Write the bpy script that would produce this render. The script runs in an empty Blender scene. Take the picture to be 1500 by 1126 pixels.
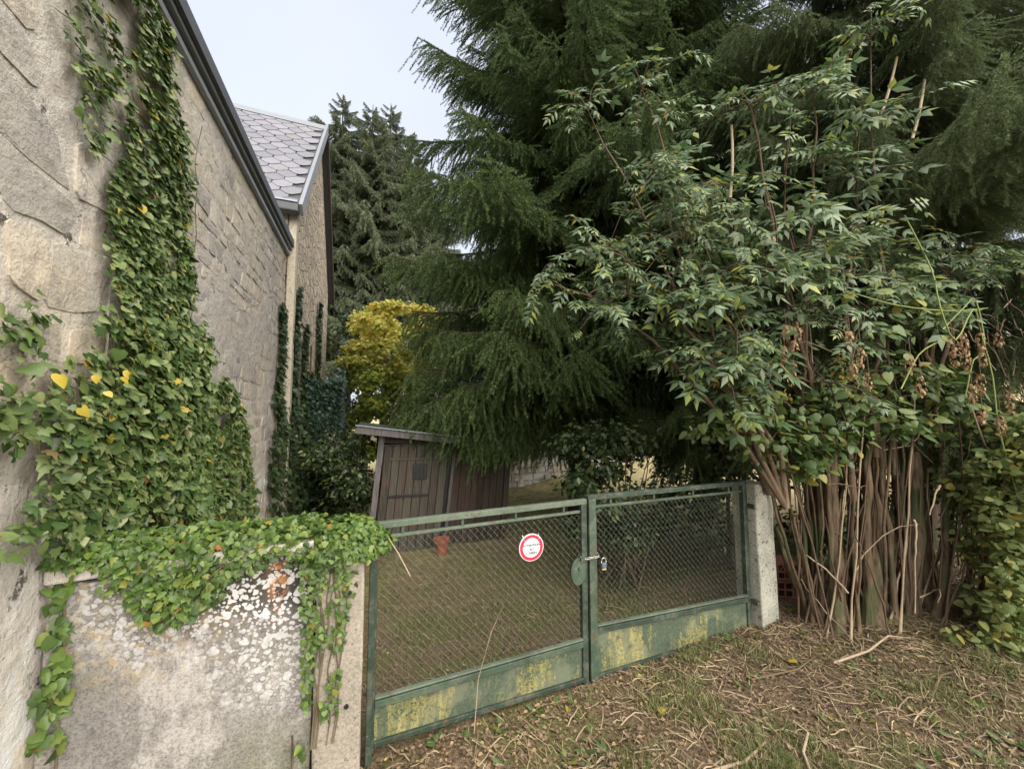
import bpy, math, random
import numpy as np
from mathutils import Vector, Matrix

sc = bpy.context.scene
COL = sc.collection
R = math.radians

# ------------------------------------------------------------------ camera, sky, sun, exposure
cam_d = bpy.data.cameras.new('camera')
cam_d.sensor_fit = 'HORIZONTAL'
cam_d.sensor_width = 36.0
cam_d.lens = 12.96
cam_d.clip_start = 0.05
cam_d.clip_end = 3000
cam = bpy.data.objects.new('camera', cam_d)
COL.objects.link(cam)
cam.location = (0, 0, 1.85)
cam.rotation_euler = (R(93.9), 0, -math.atan(208 / 540))
sc.camera = cam

SUN_EL, SUN_AZ = R(40), R(152)          # azimuth measured clockwise from +Y
world = bpy.data.worlds.new('World')
sc.world = world
world.use_nodes = True
wn = world.node_tree
for n_ in list(wn.nodes):
    wn.nodes.remove(n_)
w_out = wn.nodes.new('ShaderNodeOutputWorld')
w_bg = wn.nodes.new('ShaderNodeBackground')
w_sky = wn.nodes.new('ShaderNodeTexSky')
w_sky.sky_type = 'NISHITA'
w_sky.sun_disc = False
w_sky.sun_elevation = SUN_EL
w_sky.sun_rotation = SUN_AZ
w_sky.dust_density = 4.0
w_mix = wn.nodes.new('ShaderNodeMixRGB')
w_mix.inputs[0].default_value = 0.88     # a closed deck of cloud with a little blue coming through
w_noise = wn.nodes.new('ShaderNodeTexNoise')
w_noise.inputs['Scale'].default_value = 2.2
w_noise.inputs['Detail'].default_value = 5
w_ramp = wn.nodes.new('ShaderNodeValToRGB')
w_ramp.color_ramp.elements[0].position = 0.3
w_ramp.color_ramp.elements[0].color = (0.82, 0.87, 0.98, 1)
w_ramp.color_ramp.elements[1].position = 0.7
w_ramp.color_ramp.elements[1].color = (0.93, 0.96, 1.03, 1)
w_tc = wn.nodes.new('ShaderNodeTexCoord')
w_mul = wn.nodes.new('ShaderNodeMixRGB')
w_mul.blend_type = 'MULTIPLY'
w_mul.inputs[0].default_value = 1.0
w_mul.inputs[2].default_value = (1.60, 1.60, 1.60, 1)
wn.links.new(w_tc.outputs['Generated'], w_noise.inputs['Vector'])
wn.links.new(w_noise.outputs['Fac'], w_ramp.inputs['Fac'])
wn.links.new(w_ramp.outputs['Color'], w_mul.inputs[1])
wn.links.new(w_sky.outputs['Color'], w_mix.inputs[1])
wn.links.new(w_mul.outputs['Color'], w_mix.inputs[2])
wn.links.new(w_mix.outputs['Color'], w_bg.inputs['Color'])
w_bg.inputs['Strength'].default_value = 0.1
wn.links.new(w_bg.outputs['Background'], w_out.inputs['Surface'])

sun_d = bpy.data.lights.new('sun', 'SUN')
sun_d.energy = 1.5
sun_d.angle = R(105)
sun_d.color = (1.0, 0.93, 0.80)
sun = bpy.data.objects.new('sun', sun_d)
COL.objects.link(sun)
sd = Vector((math.sin(SUN_AZ) * math.cos(SUN_EL), math.cos(SUN_AZ) * math.cos(SUN_EL), math.sin(SUN_EL)))
sun.rotation_euler = sd.to_track_quat('Z', 'Y').to_euler()
sun.location = sd * 30

sc.view_settings.view_transform = 'Standard'
sc.view_settings.look = 'None'
sc.view_settings.gamma = 1.0
sc.view_settings.use_curve_mapping = False
sc.view_settings.exposure = 2.62
sc.render.engine = 'CYCLES'
sc.cycles.max_bounces = 8
sc.cycles.diffuse_bounces = 5
sc.cycles.transmission_bounces = 4
sc.cycles.glossy_bounces = 3

# ------------------------------------------------------------------ material helpers
class NT:
    def __init__(s, name):
        s.m = bpy.data.materials.new(name)
        s.m.use_nodes = True
        s.t = s.m.node_tree
        for n in list(s.t.nodes):
            s.t.nodes.remove(n)
        s.out = s.t.nodes.new('ShaderNodeOutputMaterial')
        s.geo = s.t.nodes.new('ShaderNodeNewGeometry')
        s.pos = s.geo.outputs['Position']
    def n(s, t, **k):
        x = s.t.nodes.new(t)
        for a, b in k.items():
            setattr(x, a, b)
        return x
    def put(s, sock, v):
        if v is None:
            return
        if isinstance(v, bpy.types.NodeSocket):
            s.t.links.new(v, sock)
        elif isinstance(v, (tuple, list)):
            sock.default_value = tuple(v) + (1,) * (4 - len(v)) if sock.type == 'RGBA' else v
        else:
            sock.default_value = v
    def noise(s, scale, detail=4, rough=0.55, vec=None, dist=0.0):
        x = s.n('ShaderNodeTexNoise')
        s.put(x.inputs['Vector'], vec or s.pos)
        x.inputs['Scale'].default_value = scale
        x.inputs['Detail'].default_value = detail
        x.inputs['Roughness'].default_value = rough
        x.inputs['Distortion'].default_value = dist
        return x.outputs['Fac']
    def voro(s, scale, feature='F1', vec=None, out='Distance', rand=1.0):
        x = s.n('ShaderNodeTexVoronoi', feature=feature)
        s.put(x.inputs['Vector'], vec or s.pos)
        x.inputs['Scale'].default_value = scale
        x.inputs['Randomness'].default_value = rand
        return x.outputs[out]
    def ramp(s, f, stops, interp='LINEAR'):
        x = s.n('ShaderNodeValToRGB')
        r = x.color_ramp
        r.interpolation = interp
        while len(r.elements) < len(stops):
            r.elements.new(0.5)
        for e, (p, c) in zip(r.elements, stops):
            e.position = p
            c = (c, c, c) if not isinstance(c, (tuple, list)) else c
            e.color = (c[0], c[1], c[2], 1)
        s.put(x.inputs[0], f)
        return x.outputs['Color']
    def mix(s, f, a, b, blend='MIX'):
        x = s.n('ShaderNodeMixRGB', blend_type=blend)
        s.put(x.inputs[0], f); s.put(x.inputs[1], a); s.put(x.inputs[2], b)
        return x.outputs[0]
    def math(s, op, a, b=None, c=None, clamp=False):
        x = s.n('ShaderNodeMath', operation=op, use_clamp=clamp)
        s.put(x.inputs[0], a); s.put(x.inputs[1], b); s.put(x.inputs[2], c)
        return x.outputs[0]
    def step(s, v, a, b):
        x = s.n('ShaderNodeMapRange', interpolation_type='SMOOTHSTEP')
        s.put(x.inputs[0], v)
        x.inputs[1].default_value, x.inputs[2].default_value = a, b
        return x.outputs[0]
    def xyz(s, vec=None):
        x = s.n('ShaderNodeSeparateXYZ')
        s.put(x.inputs[0], vec or s.pos)
        return x.outputs
    def scaled(s, sx, sy, sz, vec=None):
        x = s.n('ShaderNodeVectorMath', operation='MULTIPLY')
        s.put(x.inputs[0], vec or s.pos)
        x.inputs[1].default_value = (sx, sy, sz)
        return x.outputs[0]
    def orand(s):
        return s.n('ShaderNodeObjectInfo').outputs['Random']
    def bump(s, h, strength=0.5, dist=0.01):
        x = s.n('ShaderNodeBump')
        x.inputs['Strength'].default_value = strength
        x.inputs['Distance'].default_value = dist
        s.put(x.inputs['Height'], h)
        return x.outputs[0]
    def finish(s, col, rough=0.8, bump=None, metal=0.0, spec=0.5, trans=0.0, tcol=None):
        p = s.n('ShaderNodeBsdfPrincipled')
        s.put(p.inputs['Base Color'], col)
        s.put(p.inputs['Roughness'], rough)
        s.put(p.inputs['Metallic'], metal)
        p.inputs['Specular IOR Level'].default_value = spec
        s.put(p.inputs['Normal'], bump)
        o = p.outputs[0]
        if trans:
            t = s.n('ShaderNodeBsdfTranslucent')
            s.put(t.inputs[0], tcol if tcol is not None else col)
            m = s.n('ShaderNodeMixShader')
            m.inputs[0].default_value = trans
            s.t.links.new(o, m.inputs[1]); s.t.links.new(t.outputs[0], m.inputs[2])
            o = m.outputs[0]
        s.t.links.new(o, s.out.inputs['Surface'])
        return s.m

def leaf_mat(name, stops, rough=0.5, trans=0.25, spec=0.5, vary=0.35, zmix=None):
    s = NT(name)
    r = s.math('FRACT', s.math('ADD', s.geo.outputs['Random Per Island'], s.math('MULTIPLY', s.orand(), 7.31)))
    c = s.ramp(r, stops)
    if zmix:                                     # a crown that turns from one leaf colour to another up its height
        z0, z1, stops2 = zmix
        c2 = s.ramp(r, stops2)
        f = s.step(s.math('ADD', s.xyz()[2], s.math('MULTIPLY', s.noise(1.3), 1.6)), z0, z1)
        c = s.mix(f, c, c2)
    nz = s.noise(2.1, 3)
    c = s.mix(vary, c, s.ramp(nz, [(0.3, 0.45), (0.7, 1.0)]), 'MULTIPLY')
    v = s.noise(55, 2)
    c = s.mix(0.3, c, s.ramp(v, [(0.35, 0.6), (0.65, 1.0)]), 'MULTIPLY')
    return s.finish(c, rough, None, 0, spec, trans)

def bark_mat(name, a, b, sc_=18):
    s = NT(name)
    v = s.scaled(1, 1, 0.16)
    n = s.noise(sc_, 6, 0.65, v)
    c = s.ramp(n, [(0.3, a), (0.72, b)])
    c = s.mix(s.step(s.noise(3.0, 3), 0.5, 0.68), c, (0.07, 0.085, 0.04))
    return s.finish(c, 0.9, s.bump(n, 0.8, 0.02), spec=0.2)

# ------------------------------------------------------------------ mesh helpers
def wloc(o):
    v = Vector((0, 0, 0))
    while o:
        v += o.location
        o = o.parent
    return v

def link(name, me, parent=None, mat=None):
    o = bpy.data.objects.new(name, me)
    COL.objects.link(o)
    if parent:
        o.parent = parent
    if mat:
        me.materials.append(mat)
    return o

def tag(o, label=None, cat=None, group=None, kind=None):
    if label: o['label'] = label
    if cat: o['category'] = cat
    if group: o['group'] = group
    if kind: o['kind'] = kind
    return o

def empty(name, loc, label, cat, group=None):
    o = bpy.data.objects.new(name, None)
    o.empty_display_size = 0.1
    COL.objects.link(o)
    o.location = loc
    return tag(o, label, cat, group)

def tri_mesh(name, V, F, mats=None, smooth=True):
    V = np.asarray(V, np.float32); F = np.asarray(F, np.int32)
    me = bpy.data.meshes.new(name)
    me.vertices.add(len(V)); me.loops.add(F.size); me.polygons.add(len(F))
    me.vertices.foreach_set('co', V.ravel())
    me.loops.foreach_set('vertex_index', F.ravel())
    me.polygons.foreach_set('loop_start', np.arange(0, F.size, 3, dtype=np.int32))
    if mats is not None:
        me.polygons.foreach_set('material_index', np.asarray(mats, np.int32))
    me.polygons.foreach_set('use_smooth', np.full(len(F), smooth))
    me.update(calc_edges=True)
    return me

def unit(a):
    return a / np.maximum(np.linalg.norm(a, axis=-1, keepdims=True), 1e-9)

def frames(d, n):
    d = unit(d); x = unit(np.cross(d, n)); n2 = np.cross(x, d)
    return np.stack([x, d, n2], axis=2)

def spread(tmpl, P, M, S):
    tv, tf = tmpl
    V = np.einsum('nij,kj->nki', M, tv) * np.asarray(S).reshape(-1, 1, 1) + P[:, None, :]
    F = tf[None] + (np.arange(len(P)) * len(tv))[:, None, None]
    return V.reshape(-1, 3), F.reshape(-1, 3)

class MB:
    def __init__(s):
        s.v = []; s.f = []; s.mi = []
    def box(s, c, size, rot=None, mi=0, jit=0.0, rnd=random):
        hx, hy, hz = [a / 2 for a in size]
        b = len(s.v)
        for x in (-hx, hx):
            for y in (-hy, hy):
                for z in (-hz, hz):
                    p = Vector((x, y, z))
                    if jit: p += Vector((rnd.uniform(-jit, jit), rnd.uniform(-jit, jit), rnd.uniform(-jit, jit)))
                    if rot is not None: p = rot @ p
                    s.v.append(p + Vector(c))
        for q in ((0, 1, 3, 2), (4, 6, 7, 5), (0, 4, 5, 1), (2, 3, 7, 6), (0, 2, 6, 4), (1, 5, 7, 3)):
            s.f.append([b + i for i in q]); s.mi.append(mi)
        return s
    def prism(s, poly, axis, a, b, mi=0):
        """poly: 2-D outline; axis 'X','Y','Z' is the direction it is pushed along from a to b."""
        def p3(u, w, t):
            return Vector((t, u, w)) if axis == 'X' else Vector((u, t, w)) if axis == 'Y' else Vector((u, w, t))
        k = len(poly); o = len(s.v)
        for t in (a, b):
            for u, w in poly: s.v.append(p3(u, w, t))
        s.f.append([o + i for i in range(k)][::-1]); s.f.append([o + k + i for i in range(k)])
        s.mi += [mi, mi]
        for i in range(k):
            j = (i + 1) % k
            s.f.append([o + i, o + j, o + k + j, o + k + i]); s.mi.append(mi)
        return s
    def tube(s, pts, radii, n=6, mi=0, cap=True):
        pts = [Vector(p) for p in pts]
        if not isinstance(radii, (list, tuple)): radii = [radii] * len(pts)
        o = len(s.v); up = Vector((0.31, 0.2, 0.93))
        for i, p in enumerate(pts):
            d = (pts[min(i + 1, len(pts) - 1)] - pts[max(i - 1, 0)]).normalized()
            x = d.cross(up)
            if x.length < 0.05: x = d.cross(Vector((1, 0, 0)))
            x.normalize(); y = d.cross(x)
            for k in range(n):
                a = 2 * math.pi * k / n
                s.v.append(p + (x * math.cos(a) + y * math.sin(a)) * radii[i])
        for i in range(len(pts) - 1):
            for k in range(n):
                a = o + i * n + k; b = o + i * n + (k + 1) % n
                s.f.append([a, b, b + n, a + n]); s.mi.append(mi)
        if cap:
            s.f.append([o + k for k in range(n)]); e = o + (len(pts) - 1) * n
            s.f.append([e + k for k in range(n)][::-1]); s.mi += [mi, mi]
        return s
    def build(s, name, mats, parent=None, smooth=False, bevel=0.0):
        w = wloc(parent) if parent else Vector((0, 0, 0))
        me = bpy.data.meshes.new(name)
        me.from_pydata([tuple(p - w) for p in s.v], [], s.f)
        mats = mats if isinstance(mats, (list, tuple)) else [mats]
        for m in mats: me.materials.append(m)
        if len(mats) > 1: me.polygons.foreach_set('material_index', s.mi)
        if smooth: me.polygons.foreach_set('use_smooth', [True] * len(me.polygons))
        me.update()
        o = link(name, me, parent)
        if bevel:
            b = o.modifiers.new('bevel', 'BEVEL'); b.width = bevel; b.segments = 2; b.limit_method = 'ANGLE'
        return o

def bent(p0, p1, sag, n=6, seed=0, wob=0.0):
    rr = random.Random(seed); p0, p1 = Vector(p0), Vector(p1); out = []
    for i in range(n + 1):
        t = i / n
        p = p0.lerp(p1, t) + Vector(sag) * (4 * t * (1 - t))
        if 0 < i < n and wob: p += Vector((rr.uniform(-wob, wob), rr.uniform(-wob, wob), rr.uniform(-wob, wob)))
        out.append(p)
    return out

def inside(poly, pts):
    poly = np.asarray(poly); x, y = pts[:, 0], pts[:, 1]
    r = np.zeros(len(pts), bool); j = len(poly) - 1
    for i in range(len(poly)):
        xi, yi = poly[i]; xj, yj = poly[j]
        c = ((yi > y) != (yj > y)) & (x < (xj - xi) * (y - yi) / (yj - yi + 1e-12) + xi)
        r ^= c; j = i
    return r

def fill(poly, n, rng):
    poly = np.asarray(poly, float); lo, hi = poly.min(0), poly.max(0); out = []
    while sum(map(len, out)) < n:
        p = rng.uniform(lo, hi, (n * 2, 2)); out.append(p[inside(poly, p)])
    return np.concatenate(out)[:n]

def vnoise(x, y, seed=0):
    """smooth value noise, vectorised"""
    x = np.asarray(x, float); y = np.asarray(y, float)
    xi, yi = np.floor(x), np.floor(y); fx, fy = x - xi, y - yi
    def h(a, b):
        v = np.sin(a * 127.1 + b * 311.7 + seed * 74.7) * 43758.5453
        return v - np.floor(v)
    fx = fx * fx * (3 - 2 * fx); fy = fy * fy * (3 - 2 * fy)
    return (h(xi, yi) * (1 - fx) + h(xi + 1, yi) * fx) * (1 - fy) + (h(xi, yi + 1) * (1 - fx) + h(xi + 1, yi + 1) * fx) * fy

def sstep(a, b, v):
    t = np.clip((np.asarray(v, float) - a) / (b - a), 0, 1)
    return t * t * (3 - 2 * t)

# leaf shapes: tip along +Y, face up +Z
def fan(outline, fold=0.18, curl=0.15, cy=0.35):
    pts = [(0, cy, 0)] + [(x, y, 0) for x, y in outline]
    v = np.array([(x, y, -fold * abs(x) - curl * (y - cy) ** 2) for x, y, _ in pts])
    k = len(outline)
    f = np.array([(0, 1 + i, 1 + (i + 1) % k) for i in range(k)])
    return v, f
IVY = fan([(0, 0), (.28, -.06), (.5, .2), (.3, .36), (.36, .62), (.12, .66), (0, 1), (-.12, .66), (-.36, .62), (-.3, .36), (-.5, .2), (-.28, -.06)])
OVATE = fan([(0, 0), (.2, .16), (.27, .42), (.17, .75), (0, 1.0), (-.17, .75), (-.27, .42), (-.2, .16)], .3, .25)
HEART = fan([(0, .06), (.16, -.05), (.34, .0), (.44, .2), (.38, .45), (.2, .75), (0, 1.0), (-.2, .75), (-.38, .45), (-.44, .2), (-.34, .0), (-.16, -.05)], .3, .2)
IVY2 = fan([(0, 0), (.22, -.04), (.38, .15), (.24, .34), (.27, .5), (.12, .6), (0, 1.08), (-.10, .62), (-.30, .55), (-.22, .36), (-.42, .18), (-.2, -.05)], .35, .5)
IVY3 = fan([(0, .03), (.3, -.08), (.56, .12), (.46, .34), (.40, .5), (.2, .66), (.02, .84), (-.22, .64), (-.36, .54), (-.44, .36), (-.52, .1), (-.26, -.1)], -.12, .3)
IVY4 = fan([(0, 0), (.2, .0), (.4, .2), (.34, .42), (.2, .7), (.03, .95), (-.2, .66), (-.32, .4), (-.36, .18), (-.2, .02)], .5, -.2)
IVIES = [IVY, IVY2, IVY3, IVY4]
def pinnate(pairs, w, ll):
    V = [(-.006, 0, 0), (.006, 0, 0), (0, .95, -.12)]; F = [(0, 1, 2)]
    def leaflet(o, ang, L, dz):
        b = len(V); c, s_ = math.cos(ang), math.sin(ang)
        for x, y, z in ((0, 0, 0), (w * L, .38 * L, -.05 * L), (0, .45 * L, .0), (-w * L, .38 * L, -.05 * L), (0, L, -.22 * L)):
            V.append((o[0] + x * c + y * s_, o[1] - x * s_ + y * c, o[2] + z + dz * y / L))
        F.extend([(b, b + 1, b + 2), (b, b + 2, b + 3), (b + 1, b + 4, b + 2), (b + 2, b + 4, b + 3)])
    for i in range(pairs):
        y = .25 + .6 * i / max(1, pairs - 1)
        for sg in (-1, 1):
            leaflet((0, y, -.12 * y * y), sg * 0.95, ll * (1 - .12 * i), -.05)
    leaflet((0, .9, -.11), 0, ll * .95, -.05)
    v = np.array(V)
    return v, np.array(F)
ELDER = pinnate(3, .22, .52)
ELDERS = [pinnate(3, .20, .50), pinnate(2, .24, .58), pinnate(3, .16, .56), pinnate(2, .20, .62)]
ASH = pinnate(4, .26, .40)
BLADE = (np.array([(-.035, 0, 0), (.035, 0, 0), (-.025, .5, .06), (.025, .5, .06), (0, 1, .28)]), np.array([(0, 1, 3), (0, 3, 2), (2, 3, 4)]))
LITTER = fan([(0, 0), (.3, .2), (.33, .6), (0, 1), (-.33, .6), (-.3, .2)], -.5, -.35, .45)

# ------------------------------------------------------------------ ground heights
def ground_z(x, y):
    x = np.asarray(x, float); y = np.asarray(y, float)
    gate = np.interp(x, [-1.3, 0, 1.4, 2.85, 3.4, 4.6, 6, 9], [0.0, .04, .095, .15, .22, .24, .34, .45])
    front = gate + .05 * sstep(2.0, .6, y) * sstep(.5, 2, x)
    garden = -.16 + .10 * sstep(2.6, 5, x) + 0 * y
    s = sstep(2.2, 4.6, y)
    z = front * (1 - s) + garden * s
    d = .6 * x + .8 * y
    ratio = x / np.maximum(y, .5)
    hill = .27 * np.clip(d - 9.2, 0, 34) * sstep(.15, .45, ratio) * sstep(6.5, 10, y)
    z = z + hill
    near = np.exp(-((x - 2) ** 2 + (y - 3) ** 2) / 60)
    z = z + near * (.05 * (vnoise(x * 1.7, y * 1.7, 1) - .5) + .03 * (vnoise(x * 5, y * 5, 2) - .5))
    far = sstep(12, 40, np.hypot(x, y))
    return z + far * .8 * (vnoise(x * .05, y * .05, 4) - .5)

def gz(x, y):
    return float(ground_z(x, y))

# ------------------------------------------------------------------ materials
def m_ground():
    s = NT('ground_soil_and_turf')
    x, y, z = s.xyz()
    n1 = s.noise(1.6, 5, .6); n2 = s.noise(9, 6, .7); n3 = s.noise(60, 4, .7)
    soil = s.ramp(n3, [(.3, (.085, .062, .042)), (.5, (.19, .14, .092)), (.75, (.33, .26, .165))])
    turf = s.ramp(n3, [(.3, (.085, .09, .036)), (.7, (.22, .21, .09))])
    c = s.mix(s.step(s.math('ADD', n1, s.math('MULTIPLY', n2, .4)), .66, .78), soil, turf)
    field = s.mix(s.noise(.9, 6, .7), (.50, .42, .26), (.34, .31, .15))
    c = s.mix(s.math('MULTIPLY', s.step(y, 2.2, 7.0), s.step(s.math('ADD', n2, s.math('MULTIPLY', s.step(y, 4.0, 10.0), .5)), .35, .75)), c, field)  # pale field colour pulled towards the gate to brighten the shaded garden
    return s.finish(c, .95, s.bump(s.math('ADD', n2, n3), .9, .03), spec=.1)

def stone_colour(s, vary=True):
    n = s.noise(1.1, 5, .6); f = s.noise(14, 7, .7); g = s.noise(70, 4, .7)
    base = s.ramp(n, [(.34, (.42, .40, .385)), (.5, (.50, .47, .43)), (.66, (.55, .49, .41))])
    if vary:
        r = s.orand()
        r = s.math('FRACT', s.math('ADD', r, s.geo.outputs['Random Per Island']))
        tone = s.ramp(r, [(0, (.60, .60, .60)), (.3, (.85, .84, .82)), (.62, (1.0, .93, .80)), (1, (1.12, 1.09, 1.04))])
        base = s.mix(.7, base, tone, 'MULTIPLY')
    x, y, z = s.xyz()
    # sooty grey weathering high on the far half of the wall, and blotches everywhere
    wet = s.math('MULTIPLY', s.step(s.math('ADD', y, s.math('MULTIPLY', n, 2.5)), 3.6, 5.2), s.step(s.math('ADD', z, s.math('MULTIPLY', f, .9)), 1.9, 3.1))
    blot = s.step(s.noise(2.3, 6, .72), .50, .64)
    base = s.mix(s.math('MULTIPLY', wet, .30 if vary else .80), base, (.20, .20, .21))
    base = s.mix(s.math('MULTIPLY', blot, .5), base, (.22, .205, .19))
    base = s.mix(.7, base, s.ramp(f, [(.28, .5), (.46, 1.0), (.75, 1.2)]), 'MULTIPLY')
    base = s.mix(.5, base, s.ramp(g, [(.3, .6), (.5, 1.08)]), 'MULTIPLY')
    # open cracks and pits where the pointing has failed
    dv = s.n('ShaderNodeVectorMath', operation='ADD'); dn = s.n('ShaderNodeTexNoise'); dn.inputs['Scale'].default_value = 7; dn.inputs['Detail'].default_value = 5; s.put(dn.inputs['Vector'], s.pos)
    ds = s.n('ShaderNodeVectorMath', operation='SCALE'); s.put(ds.inputs[0], dn.outputs['Color']); ds.inputs['Scale'].default_value = .22
    s.put(dv.inputs[0], s.scaled(1, 1, 1.35)); s.put(dv.inputs[1], ds.outputs[0])
    ed = s.voro(3.4, 'DISTANCE_TO_EDGE', dv.outputs[0])
    crack = s.math('MULTIPLY', s.step(s.math('SUBTRACT', .016, ed), 0, .010), s.step(s.noise(2.6, 4, .6), .50, .58))
    base = s.mix(s.math('MULTIPLY', crack, .55), base, (.12, .115, .11))
    pits = s.math('MULTIPLY', s.step(s.noise(42, 4, .7), .60, .66), s.step(s.noise(5, 3), .42, .6))
    base = s.mix(s.math('MULTIPLY', pits, .6), base, (.17, .155, .14))
    # flaking limewash near the foot
    lw = s.math('MULTIPLY', s.step(s.math('SUBTRACT', 1.25, z), 0, .3), s.step(s.noise(3.4, 5, .6), .52, .56))
    base = s.mix(s.math('MULTIPLY', lw, .85), base, (.62, .63, .64))
    return base, f, g

def m_stone():
    s = NT('limestone_rubble')
    c, f, g = stone_colour(s)
    h = s.math('ADD', s.math('MULTIPLY', f, 1.0), s.math('MULTIPLY', g, .45))
    return s.finish(c, .92, s.bump(h, .9, .018), spec=.15)

def m_mortar():
    s = NT('lime_mortar')
    c, f, g = stone_colour(s, False)
    c = s.mix(.35, c, (.62, .58, .52))
    pit = s.step(s.voro(9), .0, .22)
    c = s.mix(s.step(s.noise(6, 5, .75), .6, .66), c, (.12, .11, .10))
    h = s.math('ADD', s.math('MULTIPLY', f, 1.2), s.math('MULTIPLY', g, .5))
    return s.finish(c, .95, s.bump(h, 1.0, .02), spec=.1)

def m_house_wall():
    s = NT('pink_rubble_wall')
    v = s.scaled(1, 1, 1.5)
    edge = s.voro(4.2, 'DISTANCE_TO_EDGE', v); cell = s.voro(4.2, 'F1', v, 'Color')
    n = s.noise(1.2, 4); f = s.noise(20, 6, .7)
    c = s.ramp(n, [(.3, (.62, .54, .46)), (.7, (.74, .64, .54))])
    cb = s.n('ShaderNodeRGBToBW'); s.put(cb.inputs[0], cell); c = s.mix(.8, c, s.ramp(cb.outputs[0], [(.2, .72), (.8, 1.1)]), 'MULTIPLY')
    c = s.mix(s.math('MULTIPLY', s.step(s.math('SUBTRACT', .05, edge), 0, .05), .6), c, (.30, .26, .22))
    c = s.mix(.6, c, s.ramp(f, [(.3, .6), (.6, 1.05)]), 'MULTIPLY')
    h = s.math('ADD', s.step(edge, 0, .08), f)
    return s.finish(c, .93, s.bump(h, 1.0, .045), spec=.1)

def m_boundary():
    s = NT('lichened_concrete')
    x, y, z = s.xyz()
    n = s.noise(2.2, 5, .6); f = s.noise(26, 6, .75); g = s.noise(110, 3, .7)
    c = s.ramp(n, [(.32, (.20, .19, .185)), (.5, (.27, .257, .245)), (.68, (.33, .315, .295))])
    c = s.mix(.7, c, s.ramp(f, [(.3, .55), (.6, 1.05)]), 'MULTIPLY')
    c = s.mix(s.math('MULTIPLY', s.step(s.noise(3.1, 4, .6), .5, .7), .45), c, (.20, .20, .15))
    c = s.mix(s.math('MULTIPLY', s.step(s.noise(4.5, 6, .7, s.scaled(1, 1, .45)), .52, .62), .55), c, (.46, .44, .43))
    c = s.mix(s.math('MULTIPLY', s.step(s.noise(6.5, 6, .75, s.scaled(1, 1, .3)), .56, .68), .5), c, (.13, .125, .12))
    c = s.mix(s.math('MULTIPLY', s.math('MULTIPLY', s.step(s.math('SUBTRACT', .45, z), 0, .3), s.step(x, -.75, -.45)), .4), c, (.20, .21, .13))
    c = s.mix(.8, c, s.ramp(g, [(.36, .55), (.5, 1.0), (.66, 1.25)]), 'MULTIPLY')
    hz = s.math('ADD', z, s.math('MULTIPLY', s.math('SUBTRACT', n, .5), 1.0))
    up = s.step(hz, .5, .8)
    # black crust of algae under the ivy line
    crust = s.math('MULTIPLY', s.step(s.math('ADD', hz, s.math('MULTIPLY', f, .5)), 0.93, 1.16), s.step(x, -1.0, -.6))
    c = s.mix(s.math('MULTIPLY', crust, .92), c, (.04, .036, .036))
    # ochre lichen on the left half
    och = s.math('MULTIPLY', s.math('MULTIPLY', up, s.step(s.math('SUBTRACT', -.55, x), -.2, .25)), s.step(f, .5, .6))
    c = s.mix(s.math('MULTIPLY', och, .6), c, (.40, .30, .16))
    # pale round lichen spots of three sizes
    for sc_, r0, a in ((18, .32, .70), (34, .34, .68), (62, .36, .62)):
        vv = s.n('ShaderNodeVectorMath', operation='ADD')
        s.put(vv.inputs[0], s.pos)
        vn = s.n('ShaderNodeTexNoise'); vn.inputs['Scale'].default_value = 30; s.put(vn.inputs['Vector'], s.pos)
        sv = s.n('ShaderNodeVectorMath', operation='SCALE'); s.put(sv.inputs[0], vn.outputs['Color']); sv.inputs['Scale'].default_value = .022
        s.put(vv.inputs[1], sv.outputs[0])
        d = s.voro(sc_, 'F1', vv.outputs[0])
        spot = s.math('MULTIPLY', s.step(s.math('SUBTRACT', r0 + .06, d), 0, .07), s.step(s.voro(sc_, 'F1', vv.outputs[0], 'Color'), 1 - a, 1 - a + .05))
        spot = s.math('MULTIPLY', spot, s.step(s.math('ADD', hz, s.math('MULTIPLY', x, .55)), .12, .62))
        c = s.mix(s.math('MULTIPLY', spot, .9), c, s.ramp(s.noise(7), [(.4, (.50, .51, .50)), (.6, (.62, .62, .65))]))
    rust = s.math('MULTIPLY', s.step(s.math('SUBTRACT', .06, s.math('ABSOLUTE', s.math('ADD', x, .385))), 0, .05), s.math('MULTIPLY', s.step(z, .8, 1.05), s.step(f, .45, .55)))
    c = s.mix(s.math('MULTIPLY', rust, .8), c, (.42, .19, .07))
    return s.finish(c, .95, s.bump(s.math('ADD', f, s.math('MULTIPLY', g, .6)), .45, .008), spec=.15)

def m_concrete(name, a, b, paint=None):
    s = NT(name)
    n = s.noise(5, 5, .65); f = s.noise(60, 5, .75)
    c = s.ramp(n, [(.35, a), (.65, b)])
    c = s.mix(.7, c, s.ramp(f, [(.35, .45), (.62, 1.08)]), 'MULTIPLY')
    c = s.mix(s.step(s.voro(120), .0, .0001), c, c)
    c = s.mix(s.math('MULTIPLY', s.step(s.noise(38, 3, .6), .62, .66), .7), c, (.09, .08, .07))
    if paint:
        c = s.mix(s.math('MULTIPLY', s.step(s.noise(16, 5, .65), .62, .65), .85), c, paint)
    return s.finish(c, .93, s.bump(f, .8, .006), spec=.15)

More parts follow.
